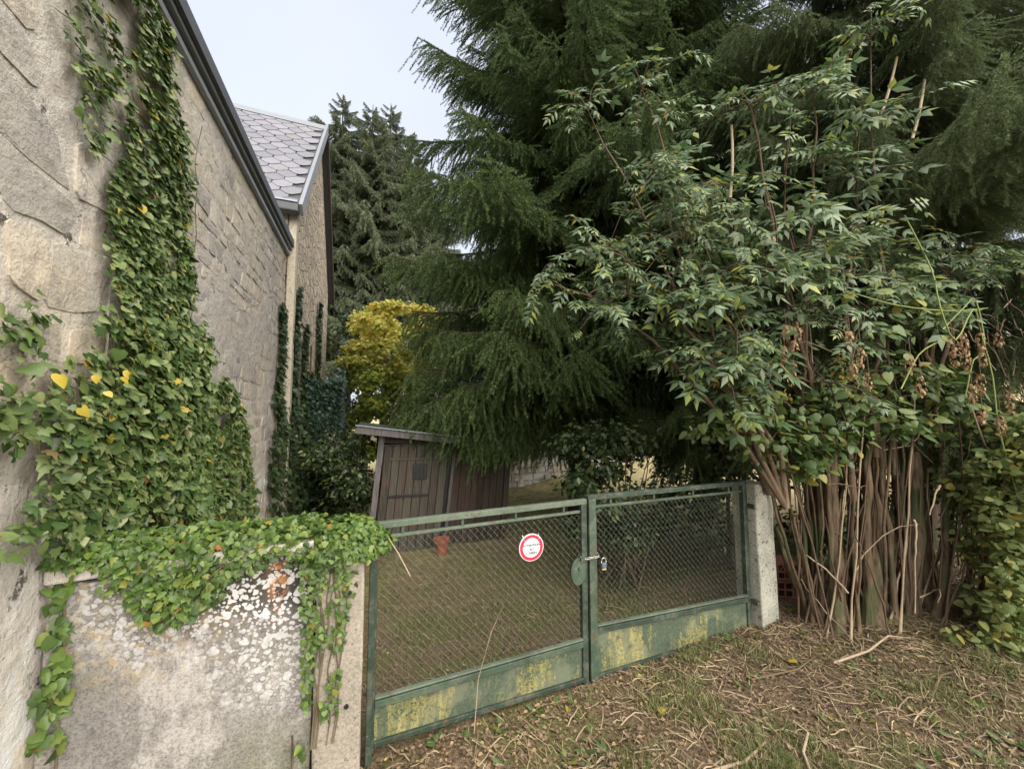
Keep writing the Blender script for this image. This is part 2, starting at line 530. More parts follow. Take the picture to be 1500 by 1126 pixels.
def m_paint(name, col, worn=(.16, .15, .12), amt=.62, rough=.6, stripes=False):
    s = NT(name)
    f = s.noise(34, 6, .7); n = s.noise(4, 4); k = s.noise(11, 6, .75)
    c = s.mix(.65, col, s.ramp(n, [(.3, .55), (.7, 1.25)]), 'MULTIPLY')
    c = s.mix(s.math('MULTIPLY', s.step(k, .46, .66), .55), c, tuple(.55 * a + .45 * b for a, b in zip(col, (.26, .26, .21))))
    c = s.mix(s.math('MULTIPLY', s.step(f, amt, amt + .05), .85), c, worn)
    c = s.mix(s.math('MULTIPLY', s.step(s.noise(19, 5, .7), .58, .65), .8), c, (.10, .06, .04))
    c = s.mix(.5, c, s.ramp(s.noise(140, 2), [(.3, .6), (.7, 1.1)]), 'MULTIPLY')
    return s.finish(c, rough, s.bump(f, .5, .003))

def m_kick():
    s = NT('green_plate_with_yellow_lichen')
    v = s.scaled(2.6, 2.6, .55)
    big = s.noise(2.4, 3, .5); st = s.noise(9, 6, .75, v); fine = s.noise(80, 4, .7)
    c = s.ramp(fine, [(.3, (.04, .062, .045)), (.7, (.095, .118, .08))])
    fade = s.step(s.noise(3.3, 4, .6), .48, .6)
    c = s.mix(s.math('MULTIPLY', fade, .6), c, (.16, .175, .125))
    ye = s.math('MULTIPLY', s.step(s.math('ADD', s.math('MULTIPLY', big, .8), s.math('MULTIPLY', st, .8)), .74, .95), s.step(fine, .36, .6))
    c = s.mix(s.math('MULTIPLY', ye, .66), c, s.ramp(st, [(.4, (.27, .22, .05)), (.65, (.42, .37, .13))]))
    c = s.mix(s.math('MULTIPLY', s.step(s.noise(5, 5, .7), .6, .68), .7), c, (.035, .04, .05))
    return s.finish(c, .85, s.bump(fine, .4, .004), spec=.2)

def m_wood(name, a, b, red=None):
    s = NT(name)
    v = s.scaled(9, 9, .55)
    g = s.noise(6, 6, .7, v)
    c = s.ramp(g, [(.3, a), (.72, b)])
    c = s.mix(.7, c, s.ramp(s.orand(), [(0, .5), (1, 1.15)]), 'MULTIPLY')
    if red:
        c = s.mix(s.math('MULTIPLY', s.step(s.noise(3.2, 4, .6, s.scaled(3, 3, .7)), .5, .6), .75), c, red)
    return s.finish(c, .88, s.bump(g, .7, .006), spec=.2)

def m_plain(name, col, rough=.6, metal=0.0, var=.3, sc_=12):
    s = NT(name)
    c = s.mix(var, col, s.ramp(s.noise(sc_, 5, .65), [(.3, .5), (.7, 1.15)]), 'MULTIPLY')
    return s.finish(c, rough, None, metal)

def m_slate():
    s = NT('grey_violet_slate')
    c = s.ramp(s.orand(), [(0, (.15, .15, .18)), (.5, (.18, .18, .212)), (1, (.215, .21, .245))])
    f = s.noise(20, 5, .7)
    c = s.mix(.5, c, s.ramp(f, [(.3, .6), (.65, 1.1)]), 'MULTIPLY')
    c = s.mix(s.math('MULTIPLY', s.step(s.noise(3, 4, .6), .62, .68), .6), c, (.20, .18, .12))
    return s.finish(c, .5, s.bump(f, .3, .004), spec=.5)

M_GROUND = m_ground(); M_STONE = m_stone(); M_MORTAR = m_mortar(); M_HOUSE = m_house_wall(); M_BOUND = m_boundary()
M_PILLAR = m_concrete('pebbled_concrete', (.31, .28, .235), (.39, .35, .30))
M_PILLAR_PAINT = m_concrete('flaking_painted_concrete', (.34, .35, .30), (.50, .49, .42), (.15, .11, .07))
M_GREEN = m_paint('worn_green_paint', (.045, .076, .050))
M_GREEN_DARK = m_paint('dark_green_paint', (.024, .045, .031))
M_GREEN_PALE = m_paint('faded_green_paint', (.095, .13, .095), amt=.58)
M_KICK = m_kick()
M_WIRE = m_plain('galvanised_wire', (.12, .14, .115), .6, .2)
M_STEEL = m_plain('bright_steel', (.55, .55, .54), .35, .9)
M_ZINC = m_plain('grey_zinc', (.25, .27, .30), .45, .3)
M_ZINC_DARK = m_plain('dark_zinc', (.06, .065, .075), .5, .2)
M_CREAM = m_paint('cream_board_paint', (.58, .53, .40), (.3, .27, .2), .66)
M_SLATE = m_slate()
M_SHED = m_wood('weathered_dark_boards', (.034, .028, .024), (.105, .086, .072), (.07, .048, .04))
M_SHED_DOOR = m_wood('grey_green_boards', (.05, .048, .041), (.15, .138, .115), (.10, .072, .06))
M_SHED_ROOF = m_wood('silvered_fascia', (.085, .078, .078), (.21, .195, .195))
M_BLACK = m_plain('black_metal_and_shade', (.012, .012, .013), .5, 0)  # also stands in for shade in gaps and hollows
M_TERRA = m_paint('terracotta', (.36, .12, .07), (.25, .14, .10), .6, .8)
M_RED = m_plain('sign_red', (.50, .025, .06), .45, 0, .15, 60)
M_WHITE = m_plain('sign_white', (.74, .74, .76), .45, 0, .12, 60)
M_INK = m_plain('sign_ink', (.10, .15, .19), .5, 0, .1)
M_BARK = bark_mat('grey_brown_bark', (.035, .024, .016), (.22, .16, .105), 34)
M_BARK_DARK = bark_mat('dark_spruce_bark', (.035, .026, .02), (.12, .085, .06))
M_STALK = m_plain('pale_dead_stalk', (.36, .28, .19), .8, 0, .5, 30)
M_TWIG = m_plain('brown_dead_twig', (.13, .085, .055), .85, 0, .5, 30)
M_VINE = m_plain('ivy_stem', (.14, .105, .065), .85, 0, .5, 30)
M_GREENSTEM = m_plain('green_bine', (.20, .25, .07), .7, 0, .3, 30)

G_IVY = [(0, (.035, .075, .018)), (.3, (.07, .125, .032)), (.55, (.12, .18, .055)), (.8, (.19, .25, .09)), (.95, (.25, .29, .12)), (.98, (.19, .20, .05)), (.986, (.16, .09, .05)), (.993, (.42, .33, .03)), (1, (.46, .36, .05))]
G_IVY_LIGHT = [(0, (.045, .09, .02)), (.4, (.085, .155, .03)), (.8, (.14, .23, .05)), (.975, (.20, .25, .05)), (.99, (.28, .26, .05)), (.996, (.42, .13, .035)), (1, (.40, .20, .06))]
L_IVY = leaf_mat('ivy_leaf', G_IVY, .42, .18)
L_IVY_LIGHT = leaf_mat('bright_ivy_leaf', G_IVY_LIGHT, .45, .25)
L_IVY_DARK = leaf_mat('dull_ivy_leaf', [(0, (.022, .045, .018)), (.5, (.045, .08, .028)), (1, (.085, .12, .045))], .5, .15)
L_YELLOW = leaf_mat('yellow_ivy_leaf', [(0, (.50, .38, .03)), (1, (.58, .47, .09))], .5, .3)
L_ELDER = leaf_mat('glaucous_leaf', [(0, (.05, .105, .035)), (.25, (.10, .17, .075)), (.5, (.165, .245, .13)), (.75, (.24, .315, .19)), (.82, (.20, .27, .08)), (.95, (.28, .33, .08)), (.985, (.40, .38, .07)), (1, (.30, .17, .08))], .38, .3, .5, .4)
L_BROAD = leaf_mat('fresh_green_leaf', [(0, (.05, .095, .025)), (.5, (.095, .16, .045)), (.9, (.16, .21, .055)), (1, (.34, .28, .06))], .45, .28)
L_BUSH = leaf_mat('dark_bush_leaf', [(0, (.016, .034, .012)), (.6, (.04, .07, .022)), (.9, (.08, .12, .035)), (1, (.22, .22, .06))], .4, .15)
L_VINE = leaf_mat('pale_vine_leaf', [(0, (.12, .19, .075)), (.5, (.19, .27, .11)), (.88, (.27, .32, .11)), (1, (.46, .40, .10))], .5, .35, .5, .2)
L_CREEP = leaf_mat('yellow_green_creeper_leaf', [(0, (.13, .19, .06)), (.4, (.21, .28, .09)), (.75, (.30, .34, .12)), (.92, (.38, .37, .10)), (1, (.46, .40, .10))], .5, .35, .5, .25)
L_YTREE = leaf_mat('turning_maple_leaf', [(0, (.11, .19, .035)), (.6, (.20, .28, .05)), (1, (.42, .40, .06))], .5, .4, .4, .15,
                   (2.9, 5.0, [(0, (.42, .50, .10)), (.4, (.66, .64, .14)), (.8, (.74, .62, .16)), (1, (.72, .48, .12))]))
L_HEDGE = leaf_mat('blue_green_hedge_leaf', [(0, (.012, .032, .022)), (.6, (.03, .065, .042)), (1, (.06, .10, .055))], .45, .12)
L_NEEDLE = leaf_mat('spruce_needle', [(0, (.055, .10, .036)), (.5, (.10, .165, .055)), (.85, (.16, .225, .070)), (1, (.22, .25, .09))], .55, .32, .35, .3)
L_NEEDLE_SOFT = leaf_mat('soft_spruce_needle', [(0, (.085, .13, .052)), (.5, (.14, .195, .085)), (1, (.24, .28, .12))], .55, .3, .35, .3)
L_NEEDLE_FAR = leaf_mat('hazed_spruce_needle', [(0, (.10, .135, .085)), (.6, (.16, .20, .12)), (1, (.23, .26, .15))], .6, .28, .3, .35)  # pale and grey: the haze of distance is put into the colour
L_GRASS = leaf_mat('grass_blade', [(0, (.09, .14, .035)), (.45, (.165, .215, .06)), (.7, (.28, .27, .105)), (1, (.48, .40, .24))], .55, .25)
L_STRAW = leaf_mat('dry_stem', [(0, (.12, .08, .05)), (.5, (.27, .20, .12)), (1, (.45, .36, .22))], .7, .1)
L_LITTER = leaf_mat('dead_leaf', [(0, (.08, .052, .033)), (.45, (.18, .12, .075)), (.8, (.29, .20, .125)), (.97, (.38, .26, .15)), (1, (.46, .36, .10))], .7, .1)
L_HOP = leaf_mat('dry_hop_cone', [(0, (.22, .12, .06)), (.6, (.36, .23, .12)), (1, (.46, .33, .18))], .7, .2)
L_HOPY = leaf_mat('yellow_bract', [(0, (.45, .32, .04)), (1, (.58, .45, .09))], .6, .3)

# ------------------------------------------------------------------ ground
def build_ground():
    def axis(lo, a, b, hi, fine, n_out):
        m = np.arange(a, b + 1e-6, fine)
        l = a - np.geomspace(fine, a - lo, n_out)[::-1]
        h = b + np.geomspace(fine, hi - b, n_out)
        return np.concatenate([l, m, h])
    xs = axis(-600, -1.2, 9, 600, .09, 26); ys = axis(-300, -.5, 10, 900, .09, 30)
    X, Y = np.meshgrid(xs, ys, indexing='xy')
    Z = ground_z(X, Y)
    V = np.stack([X, Y, Z], -1).reshape(-1, 3)
    nx, ny = len(xs), len(ys)
    i = (np.arange(ny - 1)[:, None] * nx + np.arange(nx - 1)[None]).ravel()
    F = np.concatenate([np.stack([i, i + 1, i + nx + 1], 1), np.stack([i, i + nx + 1, i + nx], 1)])
    o = link('ground', tri_mesh('ground', V, F, smooth=True), None, M_GROUND)
    tag(o, 'uneven garden soil and turf rising to a straw coloured bank', 'ground', kind='structure')
build_ground()

# ------------------------------------------------------------------ stone building with the ivy
XW = -1.19
def stone_building():
    root = empty('stone_building', (XW - 2.5, 2.0, 0), 'tall rubble limestone building wall clad in ivy at the left edge', 'building')
    body = MB().box((XW - 2.53, 1.55, 1.9), (5.0, 9.1, 4.5)).build('wall', M_MORTAR, root)
    rr = random.Random(5); rng = np.random.default_rng(5)
    w = wloc(root)
    # courses of roughly squared rubble, larger near the road, small further along; joints wander
    every = []
    for ya, yb, h0, h1, b0, b1 in ((1.42, 2.95, .16, .30, .19, .48), (2.97, 6.06, .10, .19, .12, .30)):
        zs = [.20]
        while zs[-1] < 3.98: zs.append(zs[-1] + rr.uniform(h0, h1))
        zs[-1] = 4.09
        def joint(y, i): return zs[i] + .11 * h1 / .3 * (float(vnoise(y * 2.3 + i * 7.1, i * 3.3, 2)) - .5) * (0 if i in (0, len(zs) - 1) else 1)
        for i in range(len(zs) - 1):
            y = ya + rr.uniform(-.1, .0) * (ya < 2); lean = 0
            while y < yb - .06:
                y2 = min(y + rr.uniform(b0, b1), yb); lean2 = rr.uniform(-.04, .04) * h1 / .3
                if y2 - y < .07: break
                g_ = rr.uniform(.004, .02)
                cs = [(y + g_ - lean, joint(y, i) + g_), (y2 - g_ - lean2, joint(y2, i) + g_), (y2 - g_ + lean2, joint(y2, i + 1) - g_), (y + g_ + lean, joint(y, i + 1) - g_)]
                if rr.random() < .65:                         # a knocked-off corner
                    c = rr.randrange(4); m = ((cs[0][0] + cs[2][0]) / 2, (cs[0][1] + cs[2][1]) / 2); q = rr.uniform(.12, .35)
                    cs[c] = (cs[c][0] + (m[0] - cs[c][0]) * q, cs[c][1] + (m[1] - cs[c][1]) * q)
                ring = []; jt = .03 * h1
                for k in range(4):
                    p, q = cs[k], cs[(k + 1) % 4]
                    for t in (.10, .5, .90):
                        ring.append((p[0] + (q[0] - p[0]) * t + rr.uniform(-jt, jt), p[1] + (q[1] - p[1]) * t + rr.uniform(-jt, jt)))
                cy = sum(r_[0] for r_ in ring) / 12; cz = sum(r_[1] for r_ in ring) / 12
                pr = rr.choice((-.005, -.003, -.001, .001, .002, .004, .007)) * (1 if h1 > .2 else .55); n = 12
                V = [(-.03, u - cy, v - cz) for u, v in ring] + [(pr + rr.uniform(-.003, .001), (u - cy) * .985, (v - cz) * .98) for u, v in ring]
                V += [(pr + rr.uniform(-.001, .003), (ring[j][0] - cy) * .5, (ring[j][1] - cz) * .5) for j in range(0, 12, 3)] + [(pr + rr.uniform(0, .004), 0, 0)]
                F = []
                for j in range(n):
                    j2 = (j + 1) % n; F += [(j, j2, n + j2), (j, n + j2, n + j)]
                for a_ in range(4):
                    i0, i1 = 24 + a_, 24 + (a_ + 1) % 4; o0 = 12 + a_ * 3
                    F += [(o0, o0 + 1, i0), (o0 + 1, o0 + 2, i0), (o0 + 2, i1, i0), (o0 + 2, 12 + (a_ * 3 + 3) % 12, i1), (i0, i1, 28)]
                hidden = 2.3 < cy < 3.0 and cz > 2.3 or 2.35 < cy < 4.2 and .3 < cz < 1.7     # behind the ivy
                every.append(((y2 - y) / math.hypot(1.19, cy) * (.3 if hidden else 1), cy, cz, V, F)); y = y2; lean = lean2
    every.sort(key=lambda e: -e[0])
    for _, cy, cz, V, F in every[:300]:
        me = tri_mesh('stone', V, F, smooth=False); me.materials.append(M_STONE)
        o = link('stone', me, root); o.location = Vector((XW, cy, cz)) - w
    VV, FF, b_ = [], [], 0
    for _, cy, cz, V, F in every[300:]:
        VV.append(np.array(V) + [XW - w.x, cy - w.y, cz - w.z]); FF.append(np.array(F) + b_); b_ += len(V)
    tag(link('small_stones', tri_mesh('small_stones', np.concatenate(VV), np.concatenate(FF), smooth=False), root, M_STONE), kind='stuff')
    ys = np.arange(1.3, 6.092, .018); zz = np.arange(-.1, 4.14, .018); ys[-1] = 6.09
    A, B = np.meshgrid(ys, zz)
    hgt = .5 * vnoise(A * 2.1, B * 2.6, 3) + .30 * vnoise(A * 7, B * 8, 4) + .20 * vnoise(A * 19, B * 21, 5) + .13 * vnoise(A * 45, B * 45, 6)
    Vv = np.stack([XW - .006 + .026 * (hgt - .42) - w.x, A - w.y, B - w.z], -1).reshape(-1, 3); nx = len(ys)
    q = (np.arange(len(zz) - 1)[:, None] * nx + np.arange(nx - 1)[None]).ravel()
    link('mortar_coat', tri_mesh('mortar_coat', Vv, np.concatenate([np.stack([q, q + 1, q + nx + 1], 1), np.stack([q, q + nx + 1, q + nx], 1)]), smooth=True), root, M_MORTAR)
    MB().box((XW - 2.4, 1.55, 4.20), (5.0, 9.0, .10), rot=Matrix.Rotation(R(-1.5), 3, 'Y')).build('roof', M_ZINC_DARK, root)
    MB().box((XW + .022, 1.55, 4.128), (.044, 9.16, .045)).build('fascia', M_ZINC, root, bevel=.004)
    MB().box((XW + .010, 1.55, 4.168), (.03, 9.10, .036)).build('shadow_gap_strip', M_BLACK, root)  # black bar standing for the shade in the gap under the gutter
    MB().box((XW + .034, 1.55, 4.204), (.068, 9.18, .036)).build('gutter', M_ZINC, root, bevel=.005)
stone_building()

# ------------------------------------------------------------------ slate roofed house behind it
XH = -1.12
def slate_house():
    root = empty('slate_roofed_house', (XH - 2.5, 8.5, 0), 'pinkish stone gable house with violet grey slate roof behind the ivy wall', 'house')
    y0, yr, y1, ze, zr = 6.15, 8.5, 10.85, 5.02, 7.9
    MB().prism([(y0, -.6), (y1, -.6), (y1, ze - .02), (yr, zr - .06), (y0, ze - .02)], 'X', XH - 5, XH).build('wall', M_HOUSE, root)
    MB().box((XH - .01, y0 + .01, 2.2), (.10, .14, 5.4), jit=.01).build('corner_strip', m_concrete('pale_render', (.48, .44, .35), (.57, .53, .44)), root, bevel=.01)
    for k in range(5):
        MB().box((XH - 2.45, y0 - .025 - .004 * (k % 2), 4.10 + .19 * k), (4.75, .03, .175)).build('weatherboard', M_CREAM, root)
    sl = (zr - ze) / (yr - y0); Ls = math.hypot(zr - ze, yr - y0); ang = math.atan2(zr - ze, yr - y0)
    ov = .22
    def on_slope(u, t, lift=0.0):                  # t along slope from the eave, u in X
        return Vector((u, y0 - ov + t * math.cos(ang) - lift * math.sin(ang), ze - ov * sl + t * math.sin(ang) + lift * math.cos(ang)))
    tot = Ls + ov / math.cos(ang)
    deck = MB()
    for a, b, s_ in ((0, tot, 1),):
        p = [on_slope(XH + .10, 0), on_slope(XH + .10, tot), on_slope(XH - 5, tot), on_slope(XH - 5, 0)]
        q = [on_slope(XH + .10, 0, -.05), on_slope(XH + .10, tot, -.05), on_slope(XH - 5, tot, -.05), on_slope(XH - 5, 0, -.05)]
    deck.v = p + q + [Vector((v.x, 2 * yr - v.y, v.z)) for v in p + q]
    deck.f = [[0, 1, 2, 3], [7, 6, 5, 4], [0, 4, 5, 1], [3, 2, 6, 7], [0, 3, 7, 4], [11, 10, 9, 8], [12, 13, 14, 15], [9, 13, 12, 8], [14, 10, 11, 15], [12, 15, 11, 8]]
    deck.mi = [0] * len(deck.f)
    roof = deck.build('roof', M_ZINC_DARK, root)
    # pointed slates laid in courses
    rr = random.Random(9)
    W, Hh = .27, .205
    me_list = []
    for k in range(5):
        th = .006
        out = [(-W / 2, .105), (-W * .12, 0), (W * .12, 0), (W / 2, .105), (W / 2, .31), (-W / 2, .31)]
        V = [(x + rr.uniform(-.006, .006), y + rr.uniform(-.006, .006), th) for x, y in out] + [(x, y, 0) for x, y in out]
        F = [(0, 1, 2), (0, 2, 3), (0, 3, 4), (0, 4, 5)]
        for i in range(6):
            j = (i + 1) % 6
            F += [(i, 6 + i, 6 + j), (i, 6 + j, j)]
        me = tri_mesh('slate', V, F, smooth=False); me.materials.append(M_SLATE); me_list.append(me)
    wr = wloc(roof); rows = int((tot - .05) / Hh)
    for i in range(rows):
        t = .0 + i * Hh
        for j in range(14):
            u = XH + .05 - W / 2 - (j + (.5 if i % 2 else 0)) * (W + .018)
            if u < XH - 4.4: continue
            o = link('slate', me_list[rr.randrange(5)], roof)
            o.location = on_slope(u, t, .014 + rr.uniform(0, .003)) - wr
            o.rotation_euler = (ang - .035, 0, rr.uniform(-.012, .012))
            if t + .31 > tot + .02: o.scale = (1, (tot - t) / .31, 1)
    ridge = MB().prism([(yr - .14, zr - .13), (yr, zr + .06), (yr + .14, zr - .13), (yr, zr + .01)], 'X', XH - 5, XH + .12).build('ridge_cap', M_ZINC, roof)
    # verges
    for sg in (1, -1):
        a = on_slope(XH + .12, -.02, .0); b = on_slope(XH + .12, tot, .0)
        if sg < 0: a.y = 2 * yr - a.y; b.y = 2 * yr - b.y
        mid = (a + b) / 2
        mb = MB().box(mid, (.05, (b - a).length, .17), rot=Matrix.Rotation(ang * sg, 3, 'X'))
        mb.build('verge_trim' if sg > 0 else 'bargeboard', M_ZINC if sg > 0 else m_wood('dark_bargeboard', (.05, .04, .035), (.11, .09, .08)), root)
    g = on_slope(0, 0)
    MB().box((XH - 2.44, g.y - .05, g.z - .03), (5.08, .14, .13)).build('gutter', M_ZINC_DARK, root, bevel=.02)
    MB().box((XH - 2.46, g.y - .045, g.z + .048), (5.1, .17, .022)).build('gutter_lip', M_ZINC, root)
slate_house()

# ------------------------------------------------------------------ boundary wall, pillars
YG = 2.17
def boundary_wall():
    root = empty('concrete_boundary_wall', (-.7, 2.17, 0), 'low grey concrete wall blotched with white lichen left of the gate', 'wall'); root['kind'] = 'thing'
    rr = random.Random(3)
    mb = MB(); n = 16
    top = [(-1.188 + i * (.962 / n), 1.165 + rr.uniform(-.012, .012) - .03 * math.sin(i * .5)) for i in range(n + 1)]
    mb.prism([(-1.188, -.4)] + top + [(-.226, -.4)], 'Y', 2.095, 2.25).build('panel', M_BOUND, root, bevel=.008)
    for k in range(4):
        MB().box((-1.07 + .24 * k, 2.16, 1.185 + rr.uniform(-.008, .008)), (.23, .20 + rr.uniform(0, .03), .055), jit=.008, rnd=rr).build('coping_stone', M_MORTAR, root, bevel=.01)
boundary_wall()

def pillar(name, x0, x1, y, zb, zt, mat, label, lean=0.0, dx=0.0):
    root = empty(name, ((x0 + x1) / 2, y, zb), label, 'gate post')
    mb = MB(); lv = 9; rr = random.Random(int(x1 * 100)); d = .105
    for i in range(lv):
        t = i / (lv - 1); z = zb + (zt - zb) * t
        for sx, sy in ((x0, -d), (x1, -d), (x1, d), (x0, d)):
            mb.v.append(Vector((sx + lean * t + rr.uniform(-.005, .005), y + sy + rr.uniform(-.004, .004), z + (rr.uniform(-.01, .01) if i == lv - 1 else 0))))
    for i in range(lv - 1):
        for k in range(4):
            a = i * 4 + k; b = i * 4 + (k + 1) % 4
            mb.f.append([a, b, b + 4, a + 4]); mb.mi.append(0)
    e = (lv - 1) * 4
    mb.f += [[3, 2, 1, 0], [e, e + 1, e + 2, e + 3]]; mb.mi += [0, 0]
    mb.build('shaft', mat, root, bevel=.012)
    return root
pl = pillar('gate_post', -.215, -.005, 2.155, -.3, 1.12, M_PILLAR, 'speckled concrete gate post with ivy beside the lichened wall', .0)
for z in (.95, .42):
    MB().tube([(-.07, 2.048, z), (-.07, 2.04, z)], .011, 6).build('bolt', M_BLACK, pl)
pr = pillar('gate_post', 2.90, 3.10, 2.19, -.2, 1.25, M_PILLAR_PAINT, 'pale painted concrete gate post flaking beside the thicket stems', -.03)
for z in (.34, 1.08):
    MB().box((2.885, 2.12, z), (.05, .05, .035)).build('hinge', M_GREEN_DARK, pr)

# ------------------------------------------------------------------ the gate
def gate_leaf(x0, x1, zl, zr_, zmid, zmidr, label, plain, wide_side):
    root = empty('gate_leaf', ((x0 + x1) / 2, YG, .1), label, 'gate', 'the two leaves of the green gate')
    y = YG; w = .042
    def rail(name, xa, za, xb, zb, h, m, dy=0, t=.03):
        L = math.hypot(xb - xa, zb - za); rot = Matrix.Rotation(-math.atan2(zb - za, xb - xa), 3, 'Y')
        return MB().box(((xa + xb) / 2, y + dy, (za + zb) / 2), (L, t, h), rot=rot).build(name, m, root, bevel=.003)
    rail('top_rail', x0, zl, x1, zr_, .034, M_GREEN_PALE if plain else M_GREEN_DARK, 0, .035)
    rail('second_rail', x0 + w, zl - .065, x1 - w, zr_ - .065, .018, M_GREEN_PALE if plain else M_GREEN, .004, .02)
    for k in range(4):
        t = (k + .5) / 4; xx = x0 + (x1 - x0) * t
        MB().box((xx, y, zl + (zr_ - zl) * t - .036), (.014, .016, .044)).build('spacer', M_GREEN, root)
    rail('middle_rail', x0 + w, zmid, x1 - w, zmidr, .036, M_GREEN if plain else M_GREEN_DARK, -.004, .036)
    rail('ledge_strip', x0 + w, zmid + .032, x1 - w, zmidr + .032, .010, M_GREEN_PALE, -.012, .028)
    rail('bottom_rail', x0 + w, .118, x1 - w, .124, .026, M_GREEN_DARK, -.002, .036)
    for nm, xa, m, ww in (('stile', x0 + w / 2, M_GREEN_DARK if plain else M_GREEN, w), ('stile', x1 - w / 2, M_GREEN_DARK, w)):
        MB().box((xa, y + .002, (.08 + zl) / 2 + .006), (ww, .038, zl - .06)).build(nm, m, root, bevel=.003)
    kp = MB().prism([(x0 + w - .004, .12), (x1 - w + .004, .126), (x1 - w + .004, zmidr - .012), (x0 + w - .004, zmid - .012)], 'Y', y - .003, y + .003)
    kp.build('kick_plate', M_KICK, root)
    # chain link: two families of bent wires crossing at diamonds
    mb = MB(); st = .041; xa, xb = x0 + w, x1 - w; za, zb = min(zmid, zmidr) + .02, min(zl, zr_) - .07
    H_ = zb - za; slope = 1.12; rr = random.Random(7)
    for fam in (1, -1):
        c = xa - H_ / slope
        while c < xb + H_ / slope:
            pts = []
            m = int(H_ / (st * slope / 2)) + 1
            for i in range(m + 1):
                zz = za + H_ * i / m
                xx = c + (zz - za) / slope if fam > 0 else c + H_ / slope - (zz - za) / slope
                if xa <= xx <= xb: pts.append((xx + rr.uniform(-.0015, .0015), y + .006 * fam * (1 if i % 2 else -.4), zz))
            if len(pts) > 1: mb.tube(pts, .0009, 3, cap=False)
            c += st
    tag(mb.build('wire_mesh', M_WIRE, root), kind='stuff')
    return root
gl = gate_leaf(.02, 1.362, 1.225, 1.240, .315, .342, 'left green gate leaf of wire mesh carrying the round sign', True, 0)
gr = gate_leaf(1.372, 2.868, 1.262, 1.256, .405, .352, 'right green gate leaf of wire mesh before the dark bush', False, 1)
MB().box((1.398, YG - .026, .66), (.056, .012, 1.19)).build('cover_strip', M_GREEN, gr, bevel=.003)
MB().box((.035, YG - .01, .60), (.028, .05, 1.24)).build('hinge_bar', M_GREEN_DARK, gl, bevel=.003)
# lock plate on the left leaf
lp = MB(); out = [(.055 * math.cos(2 * math.pi * k / 20), .085 * math.sin(2 * math.pi * k / 20)) for k in range(20)]
lp.prism([(1.292 + u, .80 + w_) for u, w_ in out], 'Y', YG - .02, YG - .008)
lpo = lp.build('lock_plate', M_GREEN, gl, bevel=.002)
MB().tube([(1.30, YG - .03, .82), (1.30, YG - .02, .82)], .012, 10).build('keyhole_boss', M_GREEN_DARK, lpo)
MB().box((1.352, YG - .03, .878), (.10, .012, .022)).build('latch', M_GREEN_DARK, gl)

def chain_and_lock():
    ch = empty('gate_chain', (1.38, YG - .05, .87), 'silvery steel chain looped round the meeting stiles of the gate', 'chain')
    k = 0; n = 22
    for i in range(n):
        a = 2 * math.pi * i / n
        c = Vector((1.384 + .068 * math.cos(a), YG + .052 * math.sin(a), .885 + .004 * math.sin(3 * a)))
        tdir = Vector((-math.sin(a) * .068, math.cos(a) * .052, 0)).normalized()
        q = tdir.to_track_quat('X', 'Z').to_matrix()
        tw = Matrix.Rotation(R(90) if i % 2 else R(20), 3, 'X')
        ring = [c + q @ (tw @ Vector((.012 * math.cos(t), .0065 * math.sin(t), 0))) for t in [2 * math.pi * j / 8 for j in range(9)]]
        MB().tube(ring, .0022, 5, cap=False).build('chain_link', M_STEEL, ch, smooth=True)
    pdl = empty('padlock', (1.465, YG - .05, .79), 'small brass and steel padlock hanging from the gate chain', 'padlock')
    MB().tube([(1.447 + .018 * (1 - math.cos(t)), YG - .05, .848 + .028 * math.sin(t)) for t in [math.pi * j / 8 for j in range(9)]], .0035, 6).build('shackle', M_STEEL, pdl, smooth=True)
    MB().box((1.465, YG - .05, .828), (.036, .016, .034)).build('body', m_plain('grey_blue_lock', (.12, .16, .19), .5, .4), pdl, bevel=.004)
    MB().box((1.465, YG - .05, .803), (.034, .014, .009)).build('base_plate', m_plain('brass', (.62, .47, .26), .4, .7), pdl, bevel=.002)
chain_and_lock()

